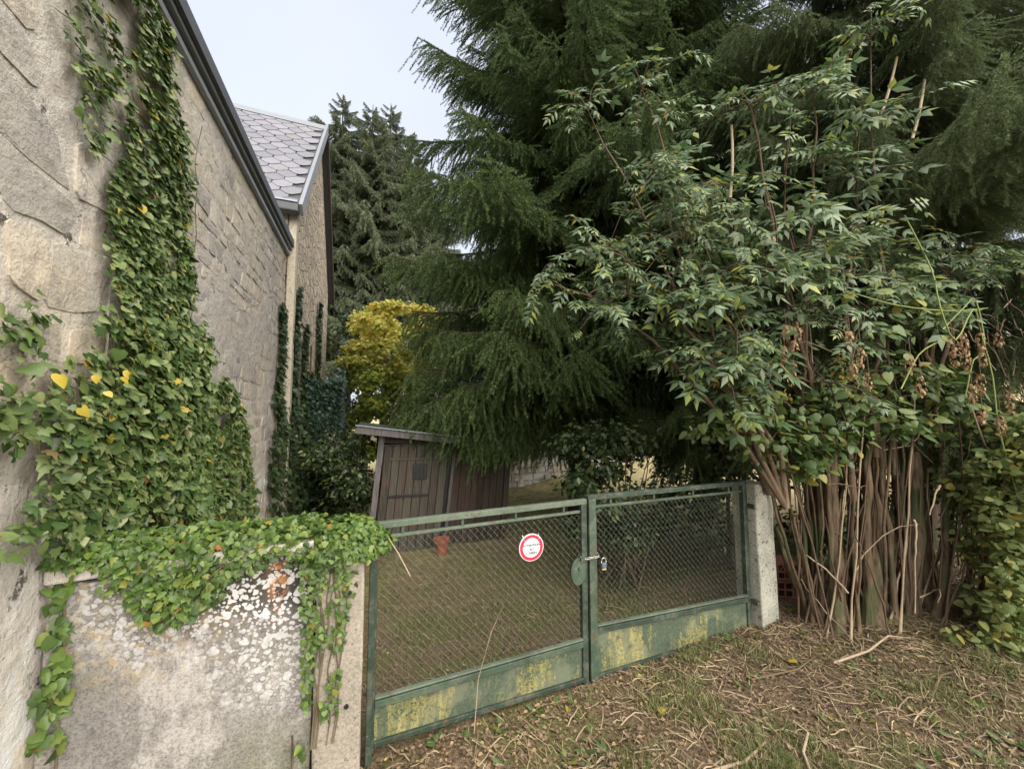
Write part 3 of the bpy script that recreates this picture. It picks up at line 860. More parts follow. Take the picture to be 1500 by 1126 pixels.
def gate_sign():
    root = empty('warning_sign', (.955, YG - .022, 1.0), 'round white warning sign with red rim wired to the gate mesh', 'sign')
    def disc(r0, r1, y0, y1, name, m):
        mb = MB(); n = 48
        if r0 == 0:
            mb.prism([(.955 + r1 * math.cos(2 * math.pi * k / n), 1.0 + r1 * math.sin(2 * math.pi * k / n)) for k in range(n)], 'Y', y0, y1)
        else:
            for k in range(n):
                a = 2 * math.pi * k / n
                for r in (r0, r1):
                    for yy in (y0, y1): mb.v.append(Vector((.955 + r * math.cos(a), yy, 1.0 + r * math.sin(a))))
            for k in range(n):
                a = k * 4; b = ((k + 1) % n) * 4
                for q in ((a, b, b + 2, a + 2), (a + 1, a + 3, b + 3, b + 1), (a + 2, b + 2, b + 3, a + 3), (a, a + 1, b + 1, b)):
                    mb.f.append(list(q)); mb.mi.append(0)
        return mb.build(name, m, root)
    disc(0, .082, YG - .026, YG - .018, 'disc', M_WHITE)
    disc(.059, .077, YG - .029, YG - .0255, 'red_ring', M_RED)
    for txt, z, s_ in (('ATTENTION', 1.014, .0165), ('AU', .990, .0175), ('CHIEN', .967, .0195)):
        cu = bpy.data.curves.new('lettering', 'FONT')
        cu.body = txt; cu.size = s_ * 1.25; cu.align_x = 'CENTER'; cu.align_y = 'CENTER'; cu.extrude = .0005; cu.offset = .0006
        cu.materials.append(M_INK)
        tmp = bpy.data.objects.new('lettering_curve', cu); COL.objects.link(tmp); bpy.context.view_layer.update()
        me = bpy.data.meshes.new_from_object(tmp.evaluated_get(bpy.context.evaluated_depsgraph_get())); bpy.data.objects.remove(tmp)
        o = link('lettering', me, root)
        o.location = (0, -.0062, z - 1.0); o.rotation_euler = (R(90), 0, 0)
    for sx in (-.05, .05):
        MB().tube([(.955 + sx, YG - .03, 1.048), (.955 + sx * 1.1, YG - .012, 1.075), (.955 + sx * 1.1, YG + .004, 1.065)], .0018, 4).build('tie_wire', M_STEEL, root)
gate_sign()

# ------------------------------------------------------------------ shed
def shed():
    root = empty('garden_shed', (1.1, 6.2, -.15), 'small leaning shed of dark weathered boards under the spruce branches', 'shed')
    rr = random.Random(2); Y0 = 5.6; zb = -.2
    def topz(x): return 1.60 - .135 * (x + .15)
    sk = lambda z: -.085 * (1.4 - z)                # the frame has racked sideways
    def plank(x, w_, z0, z1, yy, m, parent, name='plank', lean=None, t=.022):
        ln = lean if lean is not None else 0
        mb = MB()
        for z in (z0, z1):
            for sx, sy in ((-w_ / 2, -t / 2), (w_ / 2, -t / 2), (w_ / 2, t / 2), (-w_ / 2, t / 2)):
                mb.v.append(Vector((x + sx + sk(z) + ln * (z - z0), yy + sy, z + rr.uniform(-.012, .012))))
        mb.f = [[3, 2, 1, 0], [4, 5, 6, 7]] + [[k, (k + 1) % 4, 4 + (k + 1) % 4, 4 + k] for k in range(4)]; mb.mi = [0] * 6
        return mb.build(name, m, parent)
    x = .27
    MB().box((1.1, 6.3, .6), (1.84, 1.36, 1.5)).build('dark_interior_block', M_BLACK, root)  # solid black block standing for the shade behind the board gaps
    # right bay: fixed boards; left of the door: posts
    x = 1.24
    while x < 2.07:
        w_ = rr.uniform(.085, .115)
        plank(x + w_ / 2, w_ - .007, zb, topz(x) - .05, Y0 + rr.uniform(-.006, .006), M_SHED, root); x += w_
    plank(.165, .075, zb, topz(.2) - .04, Y0 - .02, M_SHED_ROOF, root, 'corner_post', t=.07)
    plank(2.10, .06, zb, topz(2.1) - .04, Y0 - .01, M_SHED, root, 'corner_post', t=.06)
    plank(1.205, .045, zb, 1.30, Y0 - .025, M_SHED_ROOF, root, 'door_post', t=.05, lean=.012)
    MB().box((.70, Y0 - .015, 1.375), (1.02, .04, .045), rot=Matrix.Rotation(.05, 3, 'Y')).build('lintel', M_SHED, root)
    x = .2
    while x < 1.2:
        w_ = .11; plank(x + w_ / 2, w_ - .008, 1.40, topz(x) - .05, Y0 + .01, M_SHED, root); x += w_
    for k in range(12):                             # side boards towards the house
        mb = MB().box((.14, 5.66 + .118 * k, .62), (.022, .11, 1.62)); mb.build('plank', M_SHED, root)
    door = empty('door', (0, 0, 0), None, None); door.parent = root
    door.location = Vector((.68, Y0 - .03, .55)) - root.location
    x = .225; 
    for k in range(8):
        w_ = rr.uniform(.105, .128)
        plank(x + w_ / 2, w_ - .009, zb + .05, 1.335, Y0 - .035 + rr.uniform(-.004, .004), M_SHED_DOOR, door); x += w_
    for z in (1.14, .62):
        MB().box((.55, Y0 - .055, z), (.56, .016, .035), rot=Matrix.Rotation(.03, 3, 'Y')).build('strap_hinge', M_SHED_DOOR if z > 1 else M_BLACK, door, bevel=.003)
    vent = MB().box((.70, Y0 - .062, .955), (.20, .03, .21)).build('vent_box', M_BLACK, door, bevel=.004)
    for k in range(3):
        MB().box((.645 + .055 * k, Y0 - .082, .95), (.014, .012, .17)).build('vent_bar', M_BLACK, vent)
    # roof of felted boards with a silvered fascia
    rot = Matrix.Rotation(math.atan(.135), 3, 'Y')
    MB().box((1.05, 6.2, topz(1.05) + .015), (2.42, 1.75, .035), rot=rot).build('roof', M_ZINC_DARK, root)
    MB().box((1.05, 5.315, topz(1.05) - .02), (2.44, .022, .085), rot=rot).build('fascia', M_SHED_ROOF, root)
    MB().box((1.05, 5.31, topz(1.05) + .042), (2.46, .06, .012), rot=rot).build('drip_edge', M_ZINC, root)
shed()

def garden_wall():
    rr = random.Random(88); Y0 = 8.8
    root = empty('old_garden_wall', (5.2, Y0 + .15, -.2), 'pale old rubble wall across the garden beyond the shed', 'wall'); root['kind'] = 'thing'
    MB().box((5.6, Y0 + .19, .42), (6.4, .30, 1.5)).build('core', M_MORTAR, root)
    z = -.3
    while z < 1.06:
        h = min(rr.uniform(.14, .22), 1.14 - z); x = 2.42 + rr.uniform(0, .1)
        while x < 8.7:
            b = rr.uniform(.18, .42)
            MB().box((x + b / 2, Y0 + .03 + rr.uniform(-.012, .012), z + h / 2), (b - .014, .10, h - .014), jit=.012, rnd=rr).build('stone', M_STONE, root)
            x += b
        z += h
    x = 2.4
    while x < 8.75:
        b = rr.uniform(.35, .55); MB().box((x + b / 2, Y0 + .17, 1.195 + rr.uniform(-.008, .008)), (b - .012, .42, .07), jit=.01, rnd=rr).build('coping_stone', M_PILLAR, root); x += b
garden_wall()

# orange pot by the shed, hollow bricks by the post
pot = empty('terracotta_pot', (.98, 5.25, gz(.98, 5.25)), 'small orange terracotta pot on the grass before the shed', 'pot')
mbp = MB(); zb = gz(.98, 5.25)
mbp.tube([(.98, 5.25, zb), (.98, 5.25, zb + .17)], [.07, .095], 18); mbp.build('pot_body', M_TERRA, pot, smooth=False)
MB().tube([(.98, 5.25, zb + .165), (.98, 5.25, zb + .215)], [.108, .112], 18).build('rim', M_TERRA, pot)

def hollow_brick(loc, rz, label):
    root = empty('hollow_brick', loc, label, 'brick', 'terracotta blocks by the gate post')
    q = Matrix.Rotation(rz, 3, 'Z'); W_, D_, H_ = .26, .20, .14
    def part(c, s_, nm, m=M_TERRA): MB().box(Vector(loc) + q @ Vector(c), s_, rot=q).build(nm, m, root)
    part((0, 0, H_ / 2), (W_ - .03, D_ - .02, H_ - .03), 'core', M_BLACK)  # black core stands for the shade inside the hollows
    for z in (.008, H_ / 2, H_ - .008): part((0, 0, z), (W_, D_, .014), 'web')
    for k in range(5): part((-W_ / 2 + .008 + k * (W_ - .016) / 4, 0, H_ / 2), (.012, D_ - .002, H_ - .004), 'rib')
    for sy in (-1, 1): part((0, sy * (D_ / 2 - .01), H_ / 2), (.0, .0, .0) if False else (W_ - .012, .006, H_ - .012), 'end_wall_or_hollow_shade', M_TERRA if sy > 0 else M_BLACK)  # near sheet is black, painting the shade of the open cells
zb0 = gz(3.43, 2.35)
hollow_brick((3.46, 2.33, zb0 + .01), -.5, 'lower hollow terracotta block beside the pale gate post')
hollow_brick((3.47, 2.34, zb0 + .155), -.42, 'upper hollow terracotta block stacked beside the pale gate post')

# ------------------------------------------------------------------ foliage builders
CAM = np.array([0, 0, 1.85])
def leafy(root, tmpl, P, M, S, mat, big=300, part='leaves', single='leaf', score=None):
    """the leaves that show largest become parts of their own, the rest one mass"""
    w = np.array(wloc(root)); tl = tmpl if isinstance(tmpl, list) else [tmpl]
    if big:
        sc_ = S / np.linalg.norm(P - CAM, axis=1) if score is None else score
        idx = np.argsort(-sc_)[:big]
        mes = []
        for t_ in tl:
            me = tri_mesh(single, *t_); me.materials.append(mat); mes.append(me)
        for q_, i in enumerate(idx):
            o = bpy.data.objects.new(single, mes[(q_ * 7) % len(mes)]); COL.objects.link(o); o.parent = root
            m = Matrix(M[i].tolist()).to_4x4() @ Matrix.Diagonal((S[i], S[i], S[i], 1))
            m.translation = Vector(P[i] - w); o.matrix_local = m
        keep = np.ones(len(P), bool); keep[idx] = False
        P, M, S = P[keep], M[keep], S[keep]
    if len(P):
        Vs, Fs, b0 = [], [], 0
        for k_, t_ in enumerate(tl):
            sel = slice(k_, None, len(tl))
            if not len(P[sel]): continue
            V, F = spread(t_, P[sel] - w, M[sel], S[sel]); Vs.append(V); Fs.append(F + b0); b0 += len(V)
        me = tri_mesh(part, np.concatenate(Vs), np.concatenate(Fs))
        o = link(part, me, root, mat)
        tag(o, kind='stuff')

def wall_leaves(P, n_wall, rng, up=.45, jit=.45, spin=.6):
    N = len(P)
    n = np.asarray(n_wall, float)[None] + np.array([0, 0, up]) + rng.normal(0, jit, (N, 3))
    d = np.array([0, 0, -1.0])[None] + rng.normal(0, spin, (N, 3)) * [1, 1, .4]
    n = unit(n); d = d - n * (d * n).sum(1, keepdims=True)
    return frames(d, n)

def wall_ivy():
    rng = np.random.default_rng(11)
    root = empty('wall_ivy', (XW + .02, 2.8, .3), 'dense green ivy climbing the stone building up to its gutter', 'ivy')
    col = [(2.06, 3.88), (2.13, 3.42), (2.08, 3.02), (2.19, 2.68), (2.29, 2.33), (2.33, 1.98), (3.9, 1.75), (3.46, 2.27), (3.09, 2.59), (2.94, 3.35), (2.76, 3.59), (2.66, 3.97), (2.60, 4.08), (2.08, 4.08)]
    strip = [(1.86, 4.05), (1.9, 3.58), (2.0, 3.11), (2.14, 2.75), (2.24, 2.8), (2.15, 3.24), (1.97, 3.71), (1.95, 4.05)]
    mass = [(1.86, 1.80), (2.28, 1.98), (2.3, 2.27), (3.2, 2.36), (3.9, 2.0), (4.4, 1.55), (4.75, 1.05), (4.85, .35), (2.3, .3), (2.26, 1.2), (1.9, 1.34)]
    sparse = [(1.55, 2.1), (1.78, 2.25), (1.92, 2.24), (2.08, 2.33), (2.3, 2.27), (2.35, 1.85), (1.55, 1.7)]
    rst = [(2.78, 3.63), (2.86, 3.73), (3.08, 2.68), (2.98, 2.64)]
    left = [(1.45, 1.95), (1.9, 1.9), (1.9, 1.42), (1.45, 1.5)]
    out = []
    for poly, dens, depth, clump in ((col, 3500, .05, .345), (strip, 2400, .03, .47), (mass, 3000, .14, .33), (sparse, 1500, .05, .50), (rst, 1300, .03, .48), (left, 2200, .10, .38)):
        poly = np.array(poly); a = .5 * abs(np.dot(poly[:, 0], np.roll(poly[:, 1], 1)) - np.dot(poly[:, 1], np.roll(poly[:, 0], 1)))
        p = fill(poly, int(a * dens), rng)
        p = p + rng.normal(0, .035, p.shape)
        nz = vnoise(p[:, 0] * 5, p[:, 1] * 3.2, 8) * .6 + vnoise(p[:, 0] * 13, p[:, 1] * 8, 9) * .4
        p = p[nz > clump]
        bul = vnoise(p[:, 0] * 2.6, p[:, 1] * 2.6, 21)
        x = XW + .03 + depth * (1 - .5 * sstep(2.8, 4.2, p[:, 0])) * (.25 + .9 * bul) * rng.uniform(.25, 1, len(p)) ** .6
        out.append(np.stack([x, p[:, 0], p[:, 1]], 1))
    P = np.concatenate(out)
    P = P[P[:, 2] < 4.07]
    # keep behind the boundary wall's line clear of the wall itself
    P = P[~((P[:, 2] < 1.16) & (P[:, 1] > 2.06) & (P[:, 1] < 2.27))]
    P = P[~((P[:, 2] < 1.25) & (P[:, 1] < 2.06))]
    M = wall_leaves(P, (1, -.12, 0), rng, .55, .38, .55)
    S = (.020 + .052 * rng.random(len(P)) ** 1.4) * np.where(P[:, 2] > 2.3, .85, 1.0) * (1 + .12 * (P[:, 1] - 2))
    outer = (P[:, 0] - XW)
    score = S / np.linalg.norm(P - CAM, axis=1) * (.6 + outer * 3)
    leafy(root, IVIES, P, M, S, L_IVY, 300, score=score)
    # a handful of big yellow leaves low on the near end
    for y, z, s_ in ((1.83, 1.98, .058), (1.95, 1.86, .052), (2.24, 2.03, .048), (2.02, 1.99, .036), (2.09, 1.93, .036), (2.16, 1.83, .04), (2.2, 2.0, .038), (2.05, 1.81, .036)):
        m = Matrix(wall_leaves(np.array([[0, 0, 0]]), (1, -.5, 0), rng, .3, .2, .4)[0].tolist()).to_4x4() @ Matrix.Scale(s_, 4)
        me = tri_mesh('leaf', *HEART); me.materials.append(L_YELLOW)
        o = link('leaf', me, root); m.translation = Vector((XW + .14, y, z)) - wloc(root); o.matrix_local = m
        o['label'] = 'broad yellow leaf'
    rr = random.Random(4)
    for k in range(26):                                   # clinging stems
        y = rr.uniform(2.3, 3.9); z = .35; pts = []
        top = rr.uniform(1.7, 4.05) if y < 3.0 else rr.uniform(1.0, 1.8)
        y2 = y
        while z < top:
            pts.append((XW + .022 + rr.uniform(0, .01), y2, z)); z += .16; y2 += rr.uniform(-.05, .045)
        if len(pts) > 2:
            MB().tube(pts, [.007 * (1 - .75 * i / len(pts)) for i in range(len(pts))], 5).build('stem', M_VINE, root, smooth=True)
wall_ivy()

def boundary_ivy():
    rng = np.random.default_rng(12)
    root = empty('boundary_wall_ivy', (-.7, 2.17, 1.18), 'bright ivy spilling over the top of the low lichened wall', 'ivy')
    drape = [(-1.18, 1.27), (-.8, 1.30), (-.3, 1.27), (-.24, 1.12), (-.33, 1.16), (-.43, 1.17), (-.57, 1.07), (-.64, .99), (-.8, .92), (-.88, .99), (-.9, 1.07), (-.98, 1.14), (-1.0, 1.2), (-1.18, 1.24)]
    p = fill(drape, 1250, rng); p = p + rng.normal(0, .014, p.shape)
    d1 = np.stack([p[:, 0], 2.075 - .05 * rng.random(len(p)) ** 1.5, p[:, 1]], 1)
    # leaves lying on top of the wall and tumbling behind
    n = 2100
    x = rng.uniform(-1.18, -.22, n); y = rng.uniform(2.05, 2.42, n)
    z = 1.20 + .075 * rng.random(n) + .035 * vnoise(x * 7, y * 7, 3) - .25 * np.clip(y - 2.27, 0, 1)
    d2 = np.stack([x, y, z], 1)
    st = fill([(-1.18, 1.30), (-1.10, 1.30), (-1.12, 1.03), (-1.09, .77), (-1.10, .50), (-1.175, .52), (-1.17, .80), (-1.155, 1.0)], 95, rng)
    d3 = np.stack([st[:, 0], 2.078 - .03 * rng.random(len(st)), st[:, 1]], 1)
    low = fill([(-.36, .12), (-.24, .12), (-.24, .34), (-.30, .30)], 16, rng)
    d4 = np.stack([low[:, 0], 2.06 - .02 * rng.random(len(low)), low[:, 1]], 1)
    P = np.concatenate([d1, d2, d3, d4])
    M1 = wall_leaves(np.concatenate([d1]), (0, -1, 0), rng, .5, .35, .6)
    n2 = unit(np.array([0, -.35, 1.0])[None] + rng.normal(0, .45, (n, 3))); dd = rng.normal(0, 1, (n, 3)) * [1, 1, .3] + [0, -.5, 0]
    M2 = frames(dd - n2 * (dd * n2).sum(1, keepdims=True), n2)
    M3 = wall_leaves(np.concatenate([d3, d4]), (0, -1, 0), rng, .4, .35, .6)
    M = np.concatenate([M1, M2, M3])
    S = np.concatenate([rng.uniform(.022, .042, len(d1)), rng.uniform(.022, .045, n), rng.uniform(.035, .062, len(d3)), rng.uniform(.03, .05, len(d4))])
    score = S * (1 + 2 * (P[:, 1] < 2.08)) / np.linalg.norm(P - CAM, axis=1)
    leafy(root, IVIES, P, M, S, L_IVY_LIGHT, 300, score=score)
    rr = random.Random(6)
    paths = [[(-1.135, 2.085, 1.22), (-1.125, 2.086, 1.0), (-1.115, 2.087, .8), (-1.12, 2.086, .62), (-1.115, 2.086, .45), (-1.11, 2.07, .2)],
             [(-.55, 2.08, 1.2), (-.62, 2.05, 1.13), (-.70, 2.06, 1.06), (-.71, 2.08, .95)], [(-.8, 2.08, 1.2), (-.76, 2.06, 1.1), (-.74, 2.07, 1.02)],
             [(-.3, 2.08, .05), (-.295, 2.075, .2), (-.30, 2.08, .33)]]
    for p in paths:
        MB().tube(p, [.006 - .003 * i / len(p) for i in range(len(p))], 5).build('stem', M_VINE, root, smooth=True)
boundary_ivy()

def pillar_ivy():
    rng = np.random.default_rng(13)
    root = empty('gate_post_ivy', (-.12, 2.15, 1.12), 'rounded mound of bright ivy crowning the speckled gate post', 'ivy')
    n = 3000
    u = unit(rng.normal(0, 1, (n, 3))); u[:, 2] = np.abs(u[:, 2]) * 1.0 - .12
    r = rng.uniform(.82, 1.04, n)[:, None] * (1 + .16 * (vnoise(u[:, 0] * 3 + 5, u[:, 2] * 3 + u[:, 1] * 2, 5)[:, None] - .5))
    P = np.array([-.10, 2.17, 1.14]) + u * r * np.array([.235, .21, .175])
    nn = unit(u + rng.normal(0, .35, (n, 3)) + [0, 0, .3]); d = rng.normal(0, .7, (n, 3)) + [0, 0, -.7]
    M = frames(d - nn * (d * nn).sum(1, keepdims=True), nn)
    S = rng.uniform(.02, .038, n)
    poly = [(-.30, 1.14), (-.04, 1.12), (-.05, .95), (-.09, .68), (-.10, .40), (-.17, .40), (-.22, .62), (-.27, .88)]
    q = fill(poly, 330, rng); q = q[vnoise(q[:, 0] * 16, q[:, 1] * 9, 3) > .34]
    q2 = fill([(-.27, 1.1), (-.215, 1.1), (-.225, .05), (-.25, .05)], 150, rng)
    q2 = q2[vnoise(q2[:, 0] * 9, q2[:, 1] * 7, 13) > .3]
    q = np.concatenate([q, q2])
    P2 = np.stack([q[:, 0], 2.042 - .025 * rng.random(len(q)), q[:, 1]], 1)
    M2 = wall_leaves(P2, (0, -1, 0), rng, .4, .35, .7); S2 = rng.uniform(.020, .036, len(P2))
    P = np.concatenate([P, P2]); M = np.concatenate([M, M2]); S = np.concatenate([S, S2])
    score = S * (1 + 2 * (P[:, 1] < 2.06)) / np.linalg.norm(P - CAM, axis=1)
    leafy(root, IVIES, P, M, S, L_IVY_LIGHT, 300, score=score)
    rr = random.Random(8)
    for k in range(7):
        x = rr.uniform(-.24, -.06); pts = []
        for i in range(9):
            pts.append((x, 2.045, 1.15 - i * .11)); x += rr.uniform(-.02, .02)
        MB().tube(pts, .0035, 4).build('stem', M_VINE, root, smooth=True)
pillar_ivy()

def house_ivy():
    rng = np.random.default_rng(14)
    root = empty('house_ivy', (XH, 7.2, -.1), 'dull ivy streaking up the pinkish gable house from a dark mass', 'ivy')
    mass = [(5.35, 1.5), (6.1, 1.9), (7.3, 1.95), (9, 2.3), (10.9, 2.2), (10.9, -.3), (5.6, -.3), (5.5, .4)]
    p = fill(mass, 5200, rng); p = p[vnoise(p[:, 0] * 2.2, p[:, 1] * 3, 4) > .18]
    P = [np.stack([np.where(p[:, 0] < 6.1, XW, XH) + .03 + .32 * rng.random(len(p)) * vnoise(p[:, 0] * 1.8, p[:, 1] * 1.8, 6), p[:, 0], p[:, 1]], 1)]
    for y, zt, w_ in ((5.85, 3.3, .07), (6.45, 3.75, .10), (7.3, 3.35, .10), (8.9, 4.2, .13), (8.1, 2.6, .10)):
        m = int(420 * (zt - 1.4)); z = 1.4 + (zt - 1.4) * rng.random(m) ** 1.35; ww = w_ * (1.5 - 1.2 * (z - 1.4) / (zt - 1.4)) * (.35 + 1.3 * vnoise(z * 3.1, z * 0 + y * 7, 15))
        yy = y + .34 * (vnoise(z * 1.9, z * 0 + y, 5) - .5) + rng.normal(0, 1, m) * ww
        P.append(np.stack([np.where(yy < 6.1, XW, XH) + .03 + .06 * rng.random(m), yy, z], 1))
    P = np.concatenate(P)
    M = wall_leaves(P, (1, -.2, 0), rng, .5, .4, .6); S = rng.uniform(.05, .095, len(P))
    leafy(root, IVY, P, M, S, L_IVY_DARK, 0)
    rr = random.Random(3)
    for y in (5.85, 6.45, 7.3, 8.9, 8.1, 6.9):
        pts = [((XW if y < 6.1 else XH) + .02, y + rr.uniform(-.05, .05), z) for z in np.arange(-.2, 3.4, .3)]
        MB().tube(pts, .014, 5).build('stem', M_VINE, root, smooth=True)
house_ivy()

# ------------------------------------------------------------------ spruces
def spruce_branch(name, L, seed, nlen, nwid, spacing, n_sec, hang, mat, sec_len=.40, tert=.055):
    rng = np.random.default_rng(seed)
    wood = MB()
    def axis(s): return np.stack([L * s, .03 * L * np.sin(s * 3 + seed), -.27 * L * s ** 1.25 + .15 * L * s ** 3.2], -1)
    ss = np.linspace(0, 1, 9); ax = axis(ss)
    wood.tube([Vector(p) for p in ax], [.028 * L / 3 * (1 - .85 * s) + .004 for s in ss], 5, mi=1)
    A = []; D = []; T = []                                            # twig origins, directions, lengths
    for i in range(n_sec):
        s = .10 + .88 * (i + rng.random() * .6) / n_sec
        p0 = axis(np.array([s]))[0]
        for sg in (-1, 1):
            l2 = L * sec_len * (1.05 - s) ** .75 * rng.uniform(.65, 1.1) + .10
            dirv = np.array([.75 + .5 * s, sg * rng.uniform(.8, 1.1) * (1 - .45 * s), rng.uniform(-.15, .10)]); dirv /= np.linalg.norm(dirv)
            m = max(2, int(l2 / .12)); pts = [p0]; q = p0.copy(); dd = dirv.copy()
            for j in range(m):
                dd = dd + np.array([0, 0, -.17 * hang - .02]); dd /= np.linalg.norm(dd)
                A.append(q.copy()); D.append(dd.copy()); T.append(l2 / m)
                q = q + dd * l2 / m; pts.append(q.copy())
            wood.tube([Vector(p) for p in pts[::2] + ([pts[-1]] if len(pts) % 2 == 0 else [])], .0045, 3, mi=1, cap=False)
            k = int(l2 / tert)
            for j in range(k):
                t = (j + rng.random()) / k
                idx = min(int(t * m), m - 1); o = pts[idx] + (pts[idx + 1] - pts[idx]) * (t * m - idx)
                side = np.cross(dd, [0, 0, 1]) * (1 if j % 2 else -1)
                l3 = rng.uniform(.14, .42) * (1.15 - .6 * t) * (1 + .9 * hang * rng.random())
                d3 = dirv * .55 + side * .75 * (1 - .6 * hang) + np.array([0, 0, -.95 * hang * rng.uniform(.5, 1.3)]) + rng.normal(0, .12, 3)
                d3 /= np.linalg.norm(d3)
                A.append(o); D.append(d3); T.append(l3)
    s_end = axis(np.linspace(.3, 1, 12))
    for i in range(11):
        A.append(s_end[i]); D.append(unit(s_end[i + 1] - s_end[i])); T.append(np.linalg.norm(s_end[i + 1] - s_end[i]))
    A = np.array(A); D = np.array(D); T = np.array(T)
    cnt = np.maximum(2, (T / spacing).astype(int)); idx = np.repeat(np.arange(len(A)), cnt)
    t = rng.random(len(idx)); N = len(idx)
    P = A[idx] + D[idx] * (T[idx] * t)[:, None]
    rad = rng.normal(0, 1, (N, 3)); rad -= D[idx] * (rad * D[idx]).sum(1, keepdims=True); rad = unit(rad)
    nd = unit(D[idx] * .75 + rad * .85); sd_ = unit(np.cross(nd, rng.normal(0, 1, (N, 3))))
    ln = nlen * rng.uniform(.75, 1.15, N)[:, None]
    V = np.stack([P + sd_ * nwid / 2, P - sd_ * nwid / 2, P + nd * ln], 1).reshape(-1, 3)
    F = np.arange(N * 3).reshape(-1, 3)
    wv = np.array([tuple(p) for p in wood.v]); wf = []
    for f in wood.f:
        for j in range(1, len(f) - 1): wf.append((f[0], f[j], f[j + 1]))
    wf = np.array(wf) + len(V)
    me = tri_mesh(name, np.concatenate([V, wv]), np.concatenate([F, wf]), np.concatenate([np.zeros(N, int), np.ones(len(wf), int)]))
    me.materials.append(mat); me.materials.append(M_BARK_DARK)
    return me

def spruce(name, label, x, y, height, r0, z0, profile, meshes, L, count, trunk_r, seed, group=None, az_skip=None, lean=(0, 0)):
    zb = gz(x, y) - .05
    root = empty(name, (x, y, zb), label, 'spruce tree', group)
    pts = [Vector((x + lean[0] * t, y + lean[1] * t, zb + height * t)) for t in np.linspace(0, 1, 10)]
    MB().tube(pts, [trunk_r * (1.25 if i == 0 else 1) * (1 - .96 * i / 9) + .006 for i in range(10)], 12).build('trunk', M_BARK_DARK, root, smooth=True)
    rr = random.Random(seed); az = rr.random() * 6.28
    for i in range(count):
        t = (i + rr.random() * .8) / count
        z = z0 + (height * .985 - z0) * t ** 1.12
        az += 2.39996 + rr.uniform(-.25, .25)
        h = z / height
        ln = profile(h) * r0 * rr.uniform(.66, 1.15)
        if az_skip and az_skip(math.degrees(az) % 360, z): ln *= .35
        o = bpy.data.objects.new('branch', meshes[rr.randrange(len(meshes))]); COL.objects.link(o); o.parent = root
        o.location = (lean[0] * h, lean[1] * h, z)
        o.rotation_euler = (rr.uniform(-.25, .25), rr.uniform(-.10, .10) - .85 * max(0, h - .80) * 3 - .12 * max(0, h - .4), az)
        k = ln / L; o.scale = (k, k * rr.uniform(.95, 1.15), k)
    return root

br_near = [spruce_branch('branch', 3.0, 40 + k, .030, .0080, .0028, 24, 1.05, L_NEEDLE, .40, .068) for k in range(3)]
br_soft = [spruce_branch('branch', 2.6, 60 + k, .026, .0060, .0024, 25, 1.2, L_NEEDLE_SOFT, .42, .055) for k in range(2)]
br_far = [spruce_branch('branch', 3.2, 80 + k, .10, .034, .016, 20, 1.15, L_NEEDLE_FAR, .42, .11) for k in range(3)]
conic = lambda h: max(.10, min(1.0, 1.36 * (1 - h) ** .75))
big_profile = lambda h: conic(h) * (.90 + .1 * min(1, max(0, (h - .22) / .2)))
big = spruce('spruce_tree', 'big dark spruce rising behind the gate and over the shed', 3.75, 6.15, 19.0, 3.3, 2.2, big_profile, br_near, 3.0, 285, .19, 1)
spruce('spruce_tree', 'soft grey green spruce drooping over the thicket at the right edge', 6.0, 2.35, 12.5, 2.45, 1.75, conic, br_soft, 2.6, 200, .17, 2, az_skip=lambda a, z: 245 < a < 335 and z < 4.2)  # low boughs on the road side cut short so sun reaches the creeper
spruce('spruce_tree', 'dark spruce standing between the other two over the right post', 5.6, 5.0, 14.0, 2.9, 1.9, conic, br_near, 3.0, 170, .17, 3)
for k, (zz, azd, ln, dip) in enumerate(((2.25, 197, 2.9, .04), (2.2, 190, 2.8, .06), (2.15, 204, 2.8, .05), (2.2, 211, 2.5, .02), (2.45, 190, 3.2, .0), (2.6, 204, 3.2, .02), (2.45, 182, 3.3, .02), (2.7, 196, 3.1, .05), (3.0, 226, 2.5, -.05), (2.6, 172, 3.0, .0), (3.4, 188, 3.25, .12), (3.9, 200, 3.2, .14), (4.4, 180, 3.2, .12), (3.1, 210, 3.2, .12), (5.0, 192, 3.2, .10), (8.0, 192, 2.75, -.05), (8.9, 206, 2.85, -.05), (9.4, 184, 2.9, -.05), (10.0, 196, 3.0, -.05), (10.6, 188, 3.0, -.05), (7.5, 214, 2.8, -.02))):
    o = bpy.data.objects.new('branch', br_near[k % 3]); COL.objects.link(o); o.parent = big
    o.location = (0, 0, zz); o.rotation_euler = (.1 * (k % 3 - 1), dip, R(azd)); o.scale = (ln / 3,) * 3
far_profile = lambda h: max(.08, min(1.0, 1.75 * (1 - h) ** .66))
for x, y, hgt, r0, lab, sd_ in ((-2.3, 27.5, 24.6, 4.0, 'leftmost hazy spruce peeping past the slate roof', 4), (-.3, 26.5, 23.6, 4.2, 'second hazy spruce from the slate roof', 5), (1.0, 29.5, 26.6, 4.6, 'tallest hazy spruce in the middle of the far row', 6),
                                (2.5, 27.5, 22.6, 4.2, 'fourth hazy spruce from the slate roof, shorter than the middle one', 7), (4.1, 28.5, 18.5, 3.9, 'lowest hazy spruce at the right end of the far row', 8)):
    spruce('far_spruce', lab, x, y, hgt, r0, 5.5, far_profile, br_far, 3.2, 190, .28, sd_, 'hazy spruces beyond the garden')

# ------------------------------------------------------------------ broadleaved trees, hedges, bushes
def blob_leaves(clumps, dens, rng, shell=.55):
    P = []; Nn = []
    for cx, cy, cz, rx, ry, rz in clumps:
        n = int(dens * (rx * ry + ry * rz + rx * rz) * 4)
        u = unit(rng.normal(0, 1, (n, 3))); r = rng.uniform(shell, 1.08, n)[:, None]
        P.append(np.array([cx, cy, cz]) + u * r * [rx, ry, rz]); Nn.append(u)
    return np.concatenate(P), np.concatenate(Nn)

